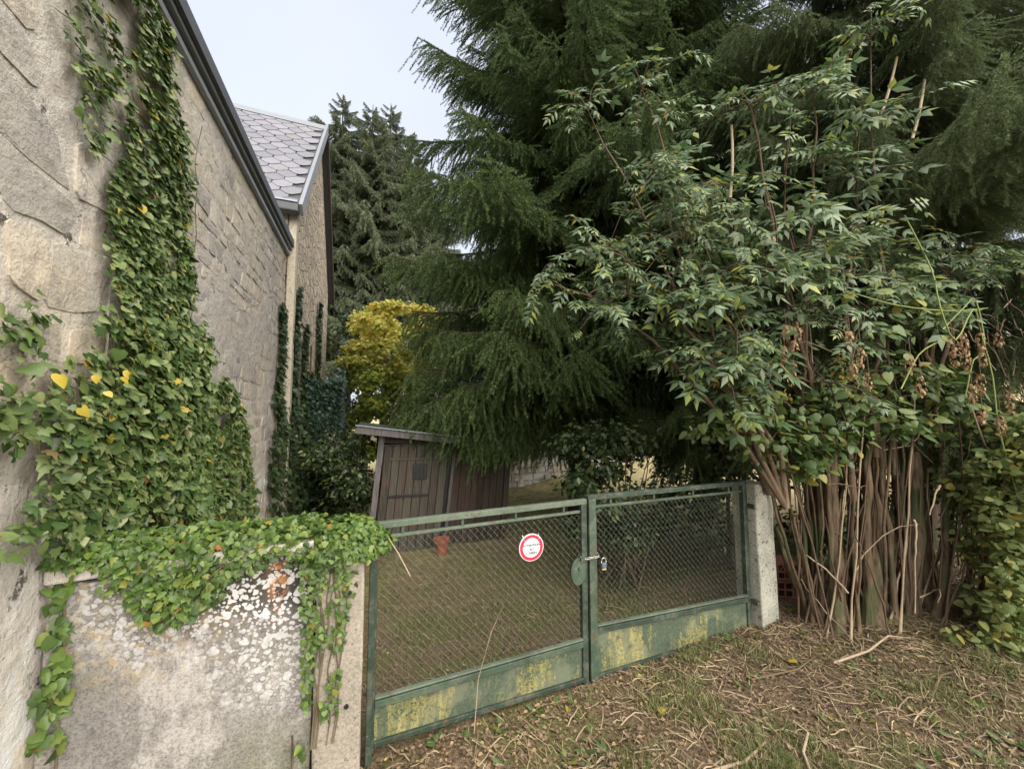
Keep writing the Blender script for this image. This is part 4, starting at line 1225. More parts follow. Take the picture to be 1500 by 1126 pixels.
def droop_frames(u, rng, up=.6, jit=.5, down=.5):
    N = len(u)
    n = unit(u * .6 + np.array([0, 0, up]) + rng.normal(0, jit, (N, 3)))
    d = u * [1, 1, .3] + rng.normal(0, .5, (N, 3)) + [0, 0, -down]
    return frames(d - n * (d * n).sum(1, keepdims=True), n)

def yellow_tree():
    rng = np.random.default_rng(31)
    x, y = .55, 10.6; zb = gz(x, y)
    root = empty('yellow_maple', (x, y, zb), 'small maple turning yellow and orange behind the shed', 'tree')
    rr = random.Random(1)
    cl = []
    for k in range(190):
        a = rr.uniform(0, 6.28); z = .5 + 4.25 * rr.random() ** 1.25; r = 1.95 * rr.random() ** .6 * (1.0 if z < 2.8 else max(.25, 1 - ((z - 2.8) / 2.3) ** 2))
        cl.append((x + .25 + r * math.cos(a), y + r * math.sin(a), z, rr.uniform(.16, .34), rr.uniform(.16, .34), rr.uniform(.12, .26)))
    MB().tube([(x, y, zb - .05), (x + .05, y, zb + 1.0), (x, y, 2.2), (x, y + .05, 3.6)], [.09, .075, .055, .02], 8).build('trunk', M_BARK, root, smooth=True)
    for c in cl[:14]:
        MB().tube(bent((x, y, rr.uniform(1.1, 2.4)), c[:3], (0, 0, .12), 4), [.028, .022, .016, .011, .006], 5).build('limb', M_BARK, root, smooth=True)
    P, U = blob_leaves(cl, 190, rng, .1)
    M = droop_frames(U, rng, .7, .45, .4); S = rng.uniform(.07, .13, len(P))
    leafy(root, IVY, P, M, S, L_YTREE, 0, 'crown')
yellow_tree()

def green_backdrop_tree():
    rng = np.random.default_rng(33); rr = random.Random(33)
    x, y = -.1, 13.0; zb = gz(x, y)
    root = empty('broadleaf_tree', (x, y, zb), 'dark green broadleaf tree between the yellow maple and the house', 'tree')
    cl = []
    for k in range(16):
        a = rr.uniform(0, 6.28); r = rr.uniform(.1, .8)
        cl.append((x + r * math.cos(a), y + r * math.sin(a), rr.uniform(2.0, 4.8), .5, .5, .4))
    MB().tube([(x, y, zb - .05), (x, y, 2.0), (x + .05, y, 4.2)], [.1, .07, .02], 7).build('trunk', M_BARK, root, smooth=True)
    P, U = blob_leaves(cl, 240, rng, .3)
    leafy(root, OVATE, P, droop_frames(U, rng), rng.uniform(.08, .13, len(P)), L_BUSH, 0, 'crown')
green_backdrop_tree()

def house_hedge():
    rng = np.random.default_rng(34); rr = random.Random(34)
    root = empty('clipped_hedge', (-.6, 9.5, -.15), 'tall blue green hedge along the far end of the gable house', 'hedge')
    n = 15000
    y = rng.uniform(7.3, 13.5, n); z = rng.uniform(-.15, 1, n) ** 1.0
    zt = 2.3 + .35 * (y - 7.3) + .35 * (vnoise(y * 1.6, y * 0, 3) - .5); z = -.15 + rng.random(n) * (zt + .15)
    x = -.50 - .10 * (y - 7.3) * .2 + .10 * (vnoise(y * 2.5, z * 2.5, 2) - .5) - .25 * rng.random(n) ** 2
    P = np.stack([x, y, z], 1)
    fr = rng.random(n) < .25; P[fr, 1] = 7.3 + .12 * rng.random(fr.sum()); P[fr, 0] = rng.uniform(-1.05, -.48, fr.sum()); P[fr, 2] = rng.uniform(-.15, 2.4, fr.sum())
    M = wall_leaves(P, (.8, -.5, 0), rng, .4, .45, .6)
    leafy(root, IVY, P, M, rng.uniform(.06, .10, n), L_HEDGE, 0)
    MB().box((-.85, 10.4, 1.0), (.25, 6.0, 2.2), jit=.05, rnd=rr).build('inner_growth', M_BARK_DARK, root)
    for k in range(9):
        MB().tube([(-.7, 7.4 + .7 * k, -.2), (-.68, 7.45 + .7 * k, 1.4), (-.7, 7.4 + .7 * k, 2.4)], [.03, .02, .008], 5).build('stem', M_BARK_DARK, root, smooth=True)
house_hedge()

def shed_brambles():
    rng = np.random.default_rng(35); rr = random.Random(35)
    root = empty('bramble_thicket', (-.35, 6.0, -.15), 'dark brambles between the shed and the gable house', 'shrub')
    cl = [(rr.uniform(-.75, -.02), rr.uniform(5.7, 7.4), rr.uniform(-.05, 1.35), .26, .3, .25) for k in range(30)]
    P, U = blob_leaves(cl, 260, rng, .3)
    leafy(root, OVATE, P, droop_frames(U, rng), rng.uniform(.05, .09, len(P)), L_BUSH, 0)
    for k in range(8):
        MB().tube(bent((rr.uniform(-.6, 0), 6.1, -.2), (rr.uniform(-.8, 0), rr.uniform(5.6, 6.6), rr.uniform(.9, 1.6)), (.1, 0, .1), 5), .008, 4).build('stem', M_TWIG, root, smooth=True)
shed_brambles()

def gate_bush():
    rng = np.random.default_rng(36); rr = random.Random(36)
    root = empty('dark_bush', (2.45, 3.3, .05), 'dark leafy bush behind the right gate leaf', 'shrub')
    cl = []
    for k in range(30):
        x = rr.uniform(1.95, 3.6); z = rr.uniform(.35, 1.62)
        cl.append((x, rr.uniform(2.85, 3.9) + .1 * z, z, .22, .22, .17))
    for k in range(8): cl.append((rr.uniform(2.0, 2.9), rr.uniform(3.2, 4.2), rr.uniform(1.3, 1.75), .24, .24, .15))
    P, U = blob_leaves(cl, 300, rng, .2)
    S = rng.uniform(.045, .085, len(P))
    leafy(root, OVATE, P, droop_frames(U, rng), S, L_BUSH, 300)
    for k in range(14):
        x = rr.uniform(2.2, 2.9); c = cl[rr.randrange(len(cl))]
        MB().tube(bent((x, 3.3 + rr.uniform(-.2, .2), .0), c[:3], (0, 0, .1), 5), [.013, .011, .009, .007, .005, .003], 5).build('stem', M_BARK, root, smooth=True)
gate_bush()

def dark_hedge():  # hedge added as dark fill behind the stems, under the trees
    rng = np.random.default_rng(37); rr = random.Random(37)
    root = empty('overgrown_hedge', (6.2, 3.2, .2), 'dense dark filler hedge behind the bare thicket stems', 'hedge')
    cl = []
    for k in range(70):
        x = rr.uniform(3.7, 9.5); cl.append((x, 2.95 + rr.uniform(-.35, .5) - .12 * (x - 4), rr.uniform(.3, 2.3), .38, .36, .3))
    P, U = blob_leaves(cl, 110, rng, .3)
    leafy(root, OVATE, P, droop_frames(U, rng), rng.uniform(.06, .10, len(P)), L_BUSH, 0)
    for k in range(24):
        x = 3.7 + .25 * k
        MB().tube(bent((x, 2.95 - .12 * (x - 4), .1), (x + rr.uniform(-.4, .4), 3.0 - .12 * (x - 4), rr.uniform(1.2, 2.4)), (0, 0, 0), 5, k, .03), [.03, .026, .021, .016, .011, .006], 6).build('stem', M_BARK_DARK, root, smooth=True)
dark_hedge()

def far_bank_shrubs():
    rng = np.random.default_rng(38); rr = random.Random(38)
    k = 0
    for x, y, r, lab in ((9.0, 13.0, 1.3, 'round green shrub low on the straw coloured bank'), (13.5, 17.5, 2.0, 'larger green shrub high on the straw coloured bank'), (6.2, 16.0, 1.1, 'small green shrub on the bank beyond the shed')):
        z = gz(x, y)
        root = empty('bank_shrub', (x, y, z), lab, 'shrub', 'shrubs on the far bank')
        cl = [(x + rr.uniform(-r, r) * .7, y + rr.uniform(-r, r) * .7, z + rr.uniform(.2, .9) * r, r * .4, r * .4, r * .35) for i in range(9)]
        P, U = blob_leaves(cl, 60, rng, .4)
        leafy(root, OVATE, P, droop_frames(U, rng), rng.uniform(.12, .2, len(P)), L_BROAD, 0, 'foliage')
        for i in range(4):
            MB().tube(bent((x, y, z - .05), cl[i][:3], (0, 0, .1), 4), [.05, .04, .03, .02, .01], 5).build('stem', M_BARK, root, smooth=True)
far_bank_shrubs()

# ------------------------------------------------------------------ the overhanging elder, stems and crown
ELD = [(4.1, 1.72, 5.17, .28), (3.52, 1.88, 4.63, .22), (3.02, 2.08, 4.51, .30), (3.79, 1.69, 4.31, .18), (2.4, 2.71, 4.97, .30), (2.02, 3.08, 4.94, .25), (2.64, 2.07, 3.68, .39), (2.14, 2.36, 3.8, .32),
       (3.11, 1.89, 3.68, .32), (2.26, 2.14, 3.19, .43), (1.78, 2.54, 3.22, .36), (1.39, 2.92, 3.01, .30), (2.87, 1.92, 3.08, .43), (3.59, 1.74, 3.29, .28), (1.94, 2.41, 2.79, .30), (2.48, 2.1, 2.71, .38),
       (3.08, 1.88, 2.55, .38), (3.86, 1.66, 2.85, .26), (4.50, 1.48, 3.12, .20), (4.95, 1.4, 3.12, .11), (2.29, 2.21, 2.22, .28), (2.64, 2.08, 2.06, .30), (3.24, 1.85, 2.06, .32), (3.87, 1.69, 2.4, .28), (4.12, 1.57, 2.74, .22)]
def elder():
    rng = np.random.default_rng(51); rr = random.Random(51)
    root = empty('elder_shrub', (3.65, 1.8, .2), 'tall pale leaved elder arching over the right gate post from many stems', 'shrub')
    # (base, top, radius)
    stems = [((3.286, 1.80), (3.45, 1.86, 1.55), .055), ((3.638, 1.76), (3.95, 1.80, 1.6), .085), ((3.70, 1.84), (3.75, 1.95, 1.7), .055), ((3.40, 1.72), (3.60, 1.78, 1.75), .017), ((3.30, 2.0), (3.10, 2.10, .9), .032),
             ((3.43, 2.02), (3.43, 2.06, 1.5), .06), ((3.24, 1.93), (3.28, 2.05, 1.5), .022), ((3.99, 1.70), (4.2, 1.68, 1.5), .06), ((3.90, 1.80), (4.02, 1.85, 1.7), .05), ((4.08, 1.58), (4.40, 1.58, 1.65), .03), ((4.2, 1.66), (4.5, 1.7, 1.7), .04),
             ((3.82, 1.70), (3.80, 1.72, 1.6), .03), ((3.52, 1.86), (3.35, 1.9, 1.7), .03), ((3.56, 1.74), (3.68, 1.72, 1.6), .04), ((3.36, 1.88), (3.36, 1.86, 1.6), .025)]
    for k in range(34):
        bx = rr.uniform(3.28, 4.1); by = 1.98 - .33 * (bx - 3.2) + rr.uniform(-.10, .16)
        stems.append(((bx, by), (bx + (bx - 3.62) * rr.uniform(.2, 1.1) + rr.uniform(-.2, .2), by + rr.uniform(-.16, .1), rr.uniform(1.2, 1.9)), rr.uniform(.007, .020)))
    tops = []
    for k, (b, t, r) in enumerate(stems):
        zb = gz(*b) - .05
        pts = bent((b[0], b[1], zb), t, (rr.uniform(-.05, .05), rr.uniform(-.04, .04), 0), 8, k, .012)
        mb = MB(); nn = 16 if r > .03 else 6
        mb.tube(pts, [r * .85 * (1.35 if i == 0 else 1.0) * (1 - .035 * i) for i in range(9)], nn)
        if r > .03:
            for i in range(9):
                for j in range(nn):
                    v = mb.v[i * nn + j]; mb.v[i * nn + j] = pts[i] + (v - pts[i]) * (1 + .30 * (float(vnoise(j * 1.3 + k * 9, i * .22, k)) - .5) + .12 * math.sin(j * 2.4 + k + i * .3))
        mb.build('stem', M_BARK, root, smooth=True)
        if t[2] > 1.2: tops.append((t, r))
    P = []; U = []
    # arching shoots from the stems to every clump
    for k, (x, y, z, r) in enumerate(ELD):
        t, tr = min(tops, key=lambda q: (q[0][0] - x) ** 2 * .5 + (q[0][1] - y) ** 2 + rr.random() * .5)
        p = bent((t[0], t[1], t[2] - .1), (x, y, z), (0, 0, .35 if z < 3.6 else .1), 8, k, .03)
        MB().tube(p, [.022 - .0022 * i for i in range(9)], 6).build('shoot', M_TWIG if k % 3 else M_BARK, root, smooth=True)
        for j in range(int(8 + 13 * r)):
            dv = Vector((rr.gauss(-.15, .8), rr.gauss(-.35, .7), rr.gauss(.0, .55))).normalized()
            st_ = p[rr.choice((5, 6, 7, 8, 8))]
            q = st_ + dv * r * rr.uniform(.6, 1.7)
            tw = bent(st_, q, (0, 0, .05), 4, j, .01)
            MB().tube(tw, [.006, .0055, .005, .004, .0025], 4, cap=False).build('twig', M_TWIG, root, smooth=True)
            for i_ in range(1, 5):
                for sg in (-1, 1):
                    if rr.random() < .12: continue
                    P.append(tuple(tw[i_])); side = Vector((-dv.y, dv.x, 0)) * sg
                    U.append(tuple((dv * .6 + side * .8 + Vector((0, 0, -.25))).normalized()))
            P.append(tuple(q)); U.append(tuple(dv))
    P = np.array(P); U = np.array(U)
    # outward means towards the road: the shrub leans into the light
    n = unit(np.array([-.2, -.45, .9])[None] + rng.normal(0, .38, (len(P), 3)))
    d = U + rng.normal(0, .3, (len(P), 3)) + [0, 0, -.35]
    M = frames(d - n * (d * n).sum(1, keepdims=True), n)
    S = rng.uniform(.07, .19, len(P)) * (.65 + .7 * vnoise(P[:, 0] * 2.2, P[:, 2] * 2.2, 17))
    score = S / np.linalg.norm(P - CAM, axis=1) * np.where(P[:, 1] < 2.2, 1.2, 1) * rng.uniform(.8, 1.2, len(P))
    leafy(root, ELDERS, P, M, S, L_ELDER, 300, score=score)
    for p, q in (((4.35, 1.6, 4.2), (4.5, 1.55, 4.75)), ((4.05, 1.7, 4.3), (4.2, 1.6, 4.9)), ((2.75, 2.1, 3.6), (2.8, 2.1, 4.25))):
        MB().tube(bent(p, q, (.02, 0, 0), 4), [.012, .011, .011, .010, .010], 6).build('cut_shoot', M_STALK, root, smooth=True)
elder()

EXTRA_BROAD = [(3.39, 1.64, 1.95, .25), (3.81, 1.52, 2.10, .26), (3.54, 1.55, 1.78, .20), (4.15, 1.46, 1.90, .24), (3.24, 1.67, 1.66, .18), (3.85, 1.49, 1.72, .15), (2.99, 1.78, 1.42, .13)]
def broad_bush():
    rng = np.random.default_rng(52); rr = random.Random(52)
    root = empty('broadleaf_shrub', (3.0, 1.9, .2), 'fresh green broad leaved shoots hanging over the pale gate post', 'shrub')
    cl = [(2.8, 1.89, 1.62, .28), (3.14, 1.77, 1.54, .20), (2.5, 2.16, 1.74, .22), (3.02, 1.83, 1.82, .25), (2.7, 2.0, 1.9, .25), (3.3, 1.8, 1.85, .2), (3.5, 1.75, 2.05, .2)] + EXTRA_BROAD
    P = []; U = []
    for k, (x, y, z, r) in enumerate(cl):
        n = int(420 * r); u = unit(rng.normal(0, 1, (n, 3)))
        P.append(np.array([x, y, z]) + u * rng.random(n)[:, None] ** .5 * r * [1.1, 1, .75]); U.append(u)
        MB().tube(bent((3.36, 1.9, 1.5), (x, y, z), (0, -.03, .2), 6, k, .015), [.012, .011, .01, .008, .007, .005, .003], 5).build('shoot', M_TWIG, root, smooth=True)
    MB().tube(bent((3.30, 1.90, gz(3.3, 1.9) - .05), (3.36, 1.9, 1.52), (.03, .02, 0), 5), .018, 6).build('stem', M_BARK, root, smooth=True)
    P = np.concatenate(P); U = np.concatenate(U)
    S = rng.uniform(.04, .095, len(P))
    leafy(root, [OVATE, HEART], P, droop_frames(unit(U + [-.2, -.5, 0]), rng, .7, .4, .6), S, L_BROAD, 300)
broad_bush()

def hop_vine():
    rng = np.random.default_rng(53); rr = random.Random(53)
    root = empty('hop_vine', (4.1, 1.5, .25), 'twining hop vine with dry brown cones hanging in the thicket', 'vine')
    loops = [[(3.70, 1.55, 3.3), (3.9, 1.5, 2.9), (3.85, 1.45, 2.6), (3.95, 1.42, 2.35), (4.2, 1.4, 2.6), (4.35, 1.42, 2.45), (4.42, 1.4, 2.1), (4.45, 1.4, 1.7), (4.5, 1.35, 1.2)],
             [(4.0, 1.5, 2.45), (4.2, 1.45, 2.62), (4.32, 1.42, 2.68), (4.4, 1.42, 2.3), (4.2, 1.42, 2.22), (4.12, 1.45, 1.95)], [(3.6, 1.6, 2.0), (3.75, 1.55, 2.25), (3.95, 1.52, 2.35)], [(3.3, 1.7, 2.7), (3.6, 1.6, 2.62), (4.1, 1.5, 2.6), (4.6, 1.45, 2.66)]]
    loops = [[(x * .93, y * .86, 1.85 + (z - 1.85) * .93) for x, y, z in l_] for l_ in loops]
    for lp_ in loops:
        P = [Vector(p) for p in lp_]; sm = []
        for i in range(len(P) - 1):
            a = P[max(i - 1, 0)]; b = P[i]; c = P[i + 1]; d = P[min(i + 2, len(P) - 1)]
            for t in (0, .33, .66):
                sm.append(.5 * (2 * b + (c - a) * t + (2 * a - 5 * b + 4 * c - d) * t * t + (3 * b - a - 3 * c + d) * t ** 3))
        sm.append(P[-1]); MB().tube(sm, .0045, 5).build('bine', M_GREENSTEM, root, smooth=True)
    spots = [(3.98, 1.45, 2.40), (4.04, 1.46, 2.33), (4.07, 1.42, 2.42), (4.12, 1.43, 2.30), (4.28, 1.4, 2.44), (4.30, 1.4, 2.32), (4.13, 1.42, 2.05), (4.22, 1.40, 2.12), (4.42, 1.38, 1.82), (4.2, 1.4, 1.86), (4.52, 1.38, 2.45), (4.62, 1.38, 2.0), (3.75, 1.55, 2.1),
             (3.2, 1.70, 2.42), (3.28, 1.68, 2.30), (3.22, 1.70, 2.18), (3.32, 1.66, 2.12), (3.70, 1.58, 2.25)]
    spots = [(x * .93, y * .86, 1.85 + (z - 1.85) * .93) for x, y, z in spots] + [(2.75, 1.72, 2.45), (2.8, 1.7, 2.35), (2.72, 1.72, 2.3), (2.85, 1.7, 2.48), (2.78, 1.7, 2.2)]
    for k, (x, y, z) in enumerate(spots):                      # each bunch: papery bracts round a drop
        n = 46; t = rng.random(n); a = rng.uniform(0, 6.28, n); rad = .020 * np.sin(np.pi * (t * .85 + .1)) + .004
        P = np.stack([x + rad * np.cos(a), y + rad * np.sin(a), z - t * rr.uniform(.09, .16)], 1)
        u = np.stack([np.cos(a), np.sin(a), 0 * a + .3], 1); d = np.array([0, 0, -1.0])[None] + u * .25 + rng.normal(0, .2, (n, 3))
        V, F = spread(OVATE, P - np.array(wloc(root)), frames(d, u), rng.uniform(.016, .030, n))
        link('cone_bunch', tri_mesh('cone_bunch', V, F), root, L_HOP)
        MB().tube([(x, y, z + .12), (x + .01, y, z)], .002, 4).build('stalk', M_TWIG, root)
    for x, y, z0, z1 in ((2.47, 2.06, 2.12, 1.98), (2.56, 2.04, 2.12, 1.95), (2.62, 2.02, 2.10, 1.65), (2.68, 2.0, 2.05, 1.6), (3.38, 1.72, 2.3, 2.0), (2.95, 1.84, 2.2, 1.9)):
        n = int(70 * (z0 - z1)) + 4
        P = np.stack([x + rng.normal(0, .01, n), y + rng.normal(0, .01, n), rng.uniform(z1, z0, n)], 1)
        u = unit(rng.normal(0, 1, (n, 3)) + [0, -1, 0]); d = np.array([0, 0, -1.0])[None] + rng.normal(0, .3, (n, 3))
        V, F = spread(OVATE, P - np.array(wloc(root)), frames(d, u), rng.uniform(.025, .04, n))
        link('yellow_tassel', tri_mesh('yellow_tassel', V, F), root, L_HOPY)
    n = 170
    P = np.stack([rng.uniform(3.4, 4.7, n), rng.uniform(1.38, 1.6, n), rng.uniform(1.6, 3.1, n)], 1)
    P = P[vnoise(P[:, 0] * 3, P[:, 2] * 3, 7) > .5]
    leafy(root, HEART, P, wall_leaves(P, (-.3, -1, .2), rng, .6, .5, .6), rng.uniform(.06, .11, len(P)), L_VINE, 300)
hop_vine()

# the creeper grows out into the light beside the road
def vine_bank():
    rng = np.random.default_rng(54); rr = random.Random(54)
    root = empty('creeper_mound', (4.35, 1.4, .25), 'pale green creeper mound tumbling to the ground at the right edge', 'shrub')
    cl = [(4.61, 1.46, 1.63, .31), (5.03, 1.4, 1.73, .32), (4.40, 1.5, 1.21, .22), (4.46, 1.36, 1.18, .24), (4.6, 1.25, 1.05, .27), (4.38, 1.42, .85, .20), (4.46, 1.31, .70, .24), (4.25, 1.33, .45, .19), (4.34, 1.2, .36, .19), (3.85, 1.36, .27, .10), (4.9, 1.3, 1.3, .35), (5.0, 1.2, .7, .35), (4.7, 1.15, .4, .25), (4.22, 1.28, 1.35, .17), (4.28, 1.22, 1.02, .18), (4.20, 1.2, .72, .16), (4.05, 1.22, .45, .14), (4.5, 1.2, 1.5, .22), (4.45, 1.1, .9, .22), (4.75, 1.12, 1.4, .28), (4.1, 1.2, 1.15, .15), (4.12, 1.16, .9, .15), (3.95, 1.18, .55, .13), (3.9, 1.2, .35, .12), (4.35, 1.15, 1.25, .2), (4.3, 1.08, .6, .2), (4.5, 1.05, .35, .2), (4.15, 1.14, 1.5, .15), (4.3, 1.12, 1.7, .16), (4.0, 1.15, .75, .13)]
    P = []; U = []
    for k, (x, y, z, r) in enumerate(cl):
        n = int(4200 * r * r + 160 * r); u = unit(rng.normal(0, 1, (n, 3)))
        P.append(np.array([x, y, z]) + u * rng.uniform(.35, 1.05, n)[:, None] * r); U.append(u)
        MB().tube(bent((4.4 + rr.uniform(-.15, .4), 1.45, gz(4.4, 1.4) - .05), (x, y, z), (rr.uniform(-.1, .1), 0, .1), 6, k, .02), [.011, .01, .009, .008, .006, .005, .003], 5).build('stem', M_TWIG if k % 2 else M_STALK, root, smooth=True)
    P = np.concatenate(P); U = np.concatenate(U)
    leafy(root, HEART, P, droop_frames(unit(U + [-.3, -.5, 0]), rng, .6, .5, .5), rng.uniform(.028, .068, len(P)), L_CREEP, 300)
vine_bank()

def dead_thicket():
    rr = random.Random(57)
    root = empty('bare_thicket', (4.0, 1.6, .25), 'tangle of bare brown twigs among the thicket stems', 'shrub')
    for k in range(130):
        x = rr.uniform(3.1, 5.6); y = 1.9 - .16 * (x - 3.2) + rr.uniform(-.25, .3); z = rr.uniform(.15, 2.3)
        L_ = rr.uniform(.25, .9); a = rr.uniform(0, 6.28); el = rr.gauss(.5, .6)
        d = Vector((math.cos(a) * math.cos(el), math.sin(a) * math.cos(el) * .5, math.sin(el))) * L_
        MB().tube(bent((x, y, z), Vector((x, y, z)) + d, (rr.uniform(-.1, .1), rr.uniform(-.05, .05), rr.uniform(-.12, .1)), 5, k, .015), [rr.uniform(.003, .007) * (1 - .12 * i) for i in range(6)], 4).build('twig', M_STALK if rr.random() < .35 else M_TWIG, root, smooth=True)
    for k in range(80):                                     # upright dead canes
        x = rr.uniform(3.15, 5.4); y = 1.85 - .16 * (x - 3.2) + rr.uniform(-.22, .2); h = rr.uniform(.7, 2.0)
        MB().tube(bent((x, y, gz(x, y) - .03), (x + rr.uniform(-.45, .5), y + rr.uniform(-.15, .1), gz(x, y) + h), (rr.uniform(-.05, .05), 0, 0), 6, k, .01), [rr.uniform(.005, .011) * (1 - .09 * i) for i in range(7)], 5).build('cane', M_STALK if rr.random() < .14 else M_TWIG, root, smooth=True)
    for k in range(60):
        x = rr.uniform(4.5, 5.7); y = rr.uniform(1.15, 1.5); z = rr.uniform(1.75, 2.7); a = rr.uniform(0, 6.28); L_ = rr.uniform(.2, .6)
        MB().tube(bent((x, y, z), (x + math.cos(a) * L_, y + .2 * math.sin(a) * L_, z + math.sin(a) * L_ * .8), (rr.uniform(-.06, .06), 0, rr.uniform(-.06, .06)), 5, k, .012), [.0045 * (1 - .12 * i) for i in range(6)], 4).build('twig', M_STALK if rr.random() < .5 else M_TWIG, root, smooth=True)
    pale = [[(3.70, 1.50, 1.05), (3.62, 1.46, 1.0), (3.57, 1.46, .80), (3.55, 1.47, .45)], [(3.98, 1.46, 1.28), (3.86, 1.44, 1.24), (3.76, 1.44, 1.10)], [(4.3, 1.4, 2.0), (4.4, 1.36, 1.6), (4.5, 1.3, 1.3)], [(3.35, 1.75, .50), (3.15, 1.78, .68), (2.98, 1.8, .80)]]
    for p in pale:
        P = [Vector(q) for q in p]; sm = []
        for i in range(len(P) - 1):
            a = P[max(i - 1, 0)]; b = P[i]; c = P[i + 1]; d = P[min(i + 2, len(P) - 1)]
            for t in (0, .25, .5, .75):
                sm.append(.5 * (2 * b + (c - a) * t + (2 * a - 5 * b + 4 * c - d) * t * t + (3 * b - a - 3 * c + d) * t ** 3) + Vector((rr.uniform(-.006, .006), 0, rr.uniform(-.006, .006))))
        sm.append(P[-1]); MB().tube(sm, [.008 * (1 - .6 * i / len(sm)) for i in range(len(sm))], 6).build('twig', M_STALK, root, smooth=True)
dead_thicket()

# ------------------------------------------------------------------ ground cover
def lay(xr, yr, n, rng, keep):
    p = np.stack([rng.uniform(*xr, n), rng.uniform(*yr, n)], 1); return p[keep(p, rng)]

def in_view(p):
    c, s_ = math.cos(math.atan(208 / 540)), math.sin(math.atan(208 / 540))
    dep = p[:, 0] * s_ + p[:, 1] * c; lat = p[:, 0] * c - p[:, 1] * s_
    return (dep > .9) & (np.abs(lat) < dep * 1.75 + .5)

def grass():
    rng = np.random.default_rng(71)
    def turf(p): return vnoise(p[:, 0] * 1.5, p[:, 1] * 1.5, 31) * .6 + vnoise(p[:, 0] * 4.3, p[:, 1] * 4.3, 32) * .4
    front = lay((-.3, 6.5), (.2, 2.12), 190000, rng, lambda p, r: in_view(p) & (turf(p) + .42 * sstep(1.75, .9, p[:, 1]) - .26 * sstep(1.2, 3.2, p[:, 0]) > .50 + .22 * r.random(len(p))))
    back = lay((-.9, 4.6), (2.22, 10.5), 210000, rng, lambda p, r: in_view(p) & (turf(p) + .25 * sstep(5, 8, p[:, 1]) - .25 * sstep(1.6, 3.0, p[:, 0]) * sstep(6, 4, p[:, 1]) > .24 + .40 * r.random(len(p))))
    P2 = np.concatenate([front, back]); N = len(P2)
    P = np.stack([P2[:, 0], P2[:, 1], ground_z(P2[:, 0], P2[:, 1]) - .004], 1)
    d = rng.normal(0, .55, (N, 3)); d[:, 2] = 1; n = rng.normal(0, 1, (N, 3)); n[:, 2] *= .2
    S = rng.uniform(.02, .07, N) * np.where(P[:, 1] < 2.15, 1.0, .85) * (.55 + .9 * vnoise(P[:, 0] * 9, P[:, 1] * 9, 41))
    V, F = spread(BLADE, P, frames(d, n), S)
    o = link('grass', tri_mesh('grass', V, F), None, L_GRASS)
    tag(o, 'short green and straw grass over the ground before and behind the gate', 'grass', kind='stuff')
grass()

def litter():
    rng = np.random.default_rng(72)
    def brown(p): return vnoise(p[:, 0] * 1.5, p[:, 1] * 1.5, 31)
    p = lay((-.2, 6.5), (.2, 2.15), 34000, rng, lambda p, r: in_view(p) & (.75 - brown(p) * .4 + .25 * sstep(1.0, 2.0, p[:, 1]) > .25 + .6 * r.random(len(p))))
    q = lay((-.8, 4.6), (2.25, 6.5), 9000, rng, lambda p, r: in_view(p) & (.5 + .3 * sstep(1.5, 3, p[:, 0]) > r.random(len(p))))
    P2 = np.concatenate([p, q]); N = len(P2)
    P = np.stack([P2[:, 0], P2[:, 1], ground_z(P2[:, 0], P2[:, 1]) + .004 + .012 * rng.random(N)], 1)
    n = rng.normal(0, .35, (N, 3)); n[:, 2] = 1; d = rng.normal(0, 1, (N, 3)); d[:, 2] *= .15
    V, F = spread(LITTER, P, frames(d, n), rng.uniform(.008, .03, N) ** 1.0)
    o = link('leaf_litter', tri_mesh('leaf_litter', V, F), None, L_LITTER)
    tag(o, 'brown fallen leaves strewn over the soil by the gate and thicket', 'leaf litter', kind='stuff')
    # cut stems and straw
    p = lay((-.1, 6.5), (.25, 2.12), 17000, rng, lambda p, r: in_view(p) & (.35 + .45 * sstep(1.0, 3.2, p[:, 0]) > r.random(len(p))))
    q = lay((-.6, 4.0), (2.3, 6.0), 1800, rng, lambda p, r: in_view(p))
    P2 = np.concatenate([p, q]); N = len(P2)
    seg = 4; L_ = rng.uniform(.04, .26, N) * rng.uniform(.4, 1, N); a = rng.uniform(0, 6.28, N); k = rng.normal(0, 2.2, N); w = rng.uniform(.0008, .0028, N)
    V = np.zeros((N, seg + 1, 2, 3)); x = P2[:, 0].copy(); y = P2[:, 1].copy()
    for i in range(seg + 1):
        z = ground_z(x, y) + .006 + .02 * rng.random(N) * (i > 0)
        px_, py_ = -np.sin(a) * w, np.cos(a) * w
        V[:, i, 0] = np.stack([x + px_, y + py_, z], 1); V[:, i, 1] = np.stack([x - px_, y - py_, z + w], 1)
        x = x + np.cos(a) * L_ / seg; y = y + np.sin(a) * L_ / seg; a = a + k * L_ / seg
    b = np.arange(N)[:, None] * (seg + 1) * 2 + np.arange(seg)[None] * 2
    b = b.ravel(); F = np.concatenate([np.stack([b, b + 1, b + 3], 1), np.stack([b, b + 3, b + 2], 1)])
    o = link('straw_debris', tri_mesh('straw_debris', V.reshape(-1, 3), F), None, L_STRAW)
    tag(o, 'pale cut stems and straw scattered over the soil', 'debris', kind='stuff')
litter()

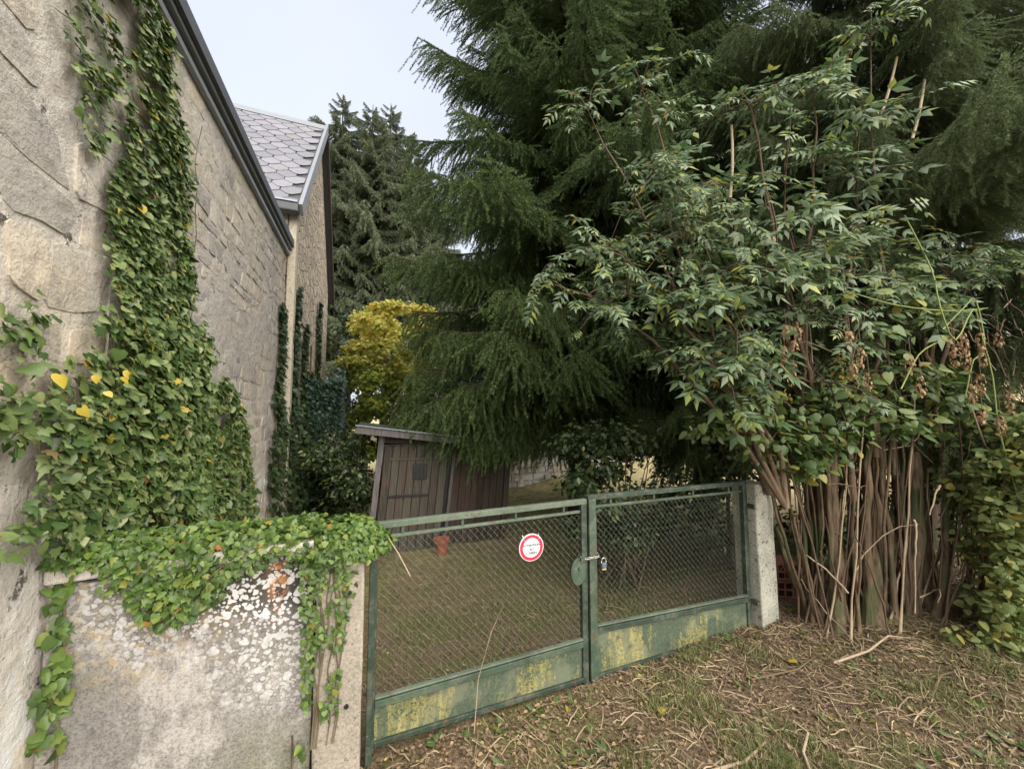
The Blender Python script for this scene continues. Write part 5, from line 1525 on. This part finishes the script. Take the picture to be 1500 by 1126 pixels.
def weeds():
    rng = np.random.default_rng(73); rr = random.Random(73)
    P = []; U = []
    for k in range(150):
        x = rr.uniform(.05, 4.6); y = rr.uniform(.6, 2.05) if rr.random() < .8 else rr.uniform(2.0, 2.12)
        n = rr.randint(4, 9); a = rng.uniform(0, 6.28, n)
        P.append(np.stack([x + .012 * np.cos(a), y + .012 * np.sin(a), ground_z(x, y) + 0 * a + .008], 1)); U.append(np.stack([np.cos(a), np.sin(a), .45 + 0 * a], 1))
    P = np.concatenate(P); U = np.concatenate(U)
    n = np.array([0, 0, 1.0])[None] + rng.normal(0, .2, P.shape)
    V, F = spread(OVATE, P, frames(U, n), rng.uniform(.022, .06, len(P)))
    o = link('low_weeds', tri_mesh('low_weeds', V, F), None, L_BROAD)
    tag(o, 'small green rosette weeds sprouting through the leaf litter', 'weeds', kind='stuff')
weeds()

def stick(pts, r, label, mat=M_STALK):
    pts = [(x, y, gz(x, y) + h) for x, y, h in pts]
    o = MB().tube(pts, [r * (1 - .5 * i / len(pts)) for i in range(len(pts))], 6).build('fallen_stick', mat, None, smooth=True)
    tag(o, label, 'stick', 'dead sticks on the ground')
stick([(1.98, 1.22, .012), (2.05, 1.30, .03), (2.19, 1.36, .03), (2.22, 1.45, .014)], .008, 'forked pale stick lying in the litter before the right gate leaf')
stick([(1.55, 1.42, .01), (1.75, 1.38, .02), (1.95, 1.42, .012)], .009, 'flat straw coloured stem lying near the centre of the verge')
stick([(2.9, 1.62, .015), (3.15, 1.55, .05), (3.45, 1.58, .04), (3.6, 1.52, .012)], .008, 'long bent twig lying at the foot of the elder stems')
stick([(3.0, 1.2, .012), (3.25, 1.25, .03), (3.6, 1.2, .012)], .007, 'thin dead stick lying below the creeper mound', M_TWIG)
stick([(2.3, 1.75, .012), (2.6, 1.66, .04), (2.9, 1.72, .012)], .006, 'curved brown twig lying below the pale gate post', M_TWIG)
stick([(.10, 2.10, 1.15), (.16, 2.07, 1.05), (.22, 2.05, .93)], .004, 'thin pale stalk leaning against the left gate mesh')
stick([(.75, 2.11, .62), (.68, 2.10, .5), (.60, 2.08, .28), (.57, 2.05, .03)], .003, 'thin upright dry stalk before the left kick plate')

def fallen_leaf(x, y, s_, mat, label, rz):
    me = tri_mesh('fallen_leaf', *HEART); me.materials.append(mat)
    o = link('fallen_leaf', me); o.location = (x, y, gz(x, y) + .03); o.scale = (s_,) * 3; o.rotation_euler = (.15, .2, rz)
    tag(o, label, 'leaf', 'single bright fallen leaves')
fallen_leaf(2.16, .95, .075, L_YELLOW, 'big yellow leaf lying on the grass at the bottom right', .6)
fallen_leaf(2.70, 1.75, .07, L_YELLOW, 'yellow leaf on the soil below the right kick plate', 1.9)
fallen_leaf(1.62, 1.80, .06, L_HOPY, 'pale yellow leaf on the litter right of the centre stile', 2.5)
fallen_leaf(2.62, .98, .05, L_HOP, 'orange brown leaf lying at the right of the verge', 1.2)
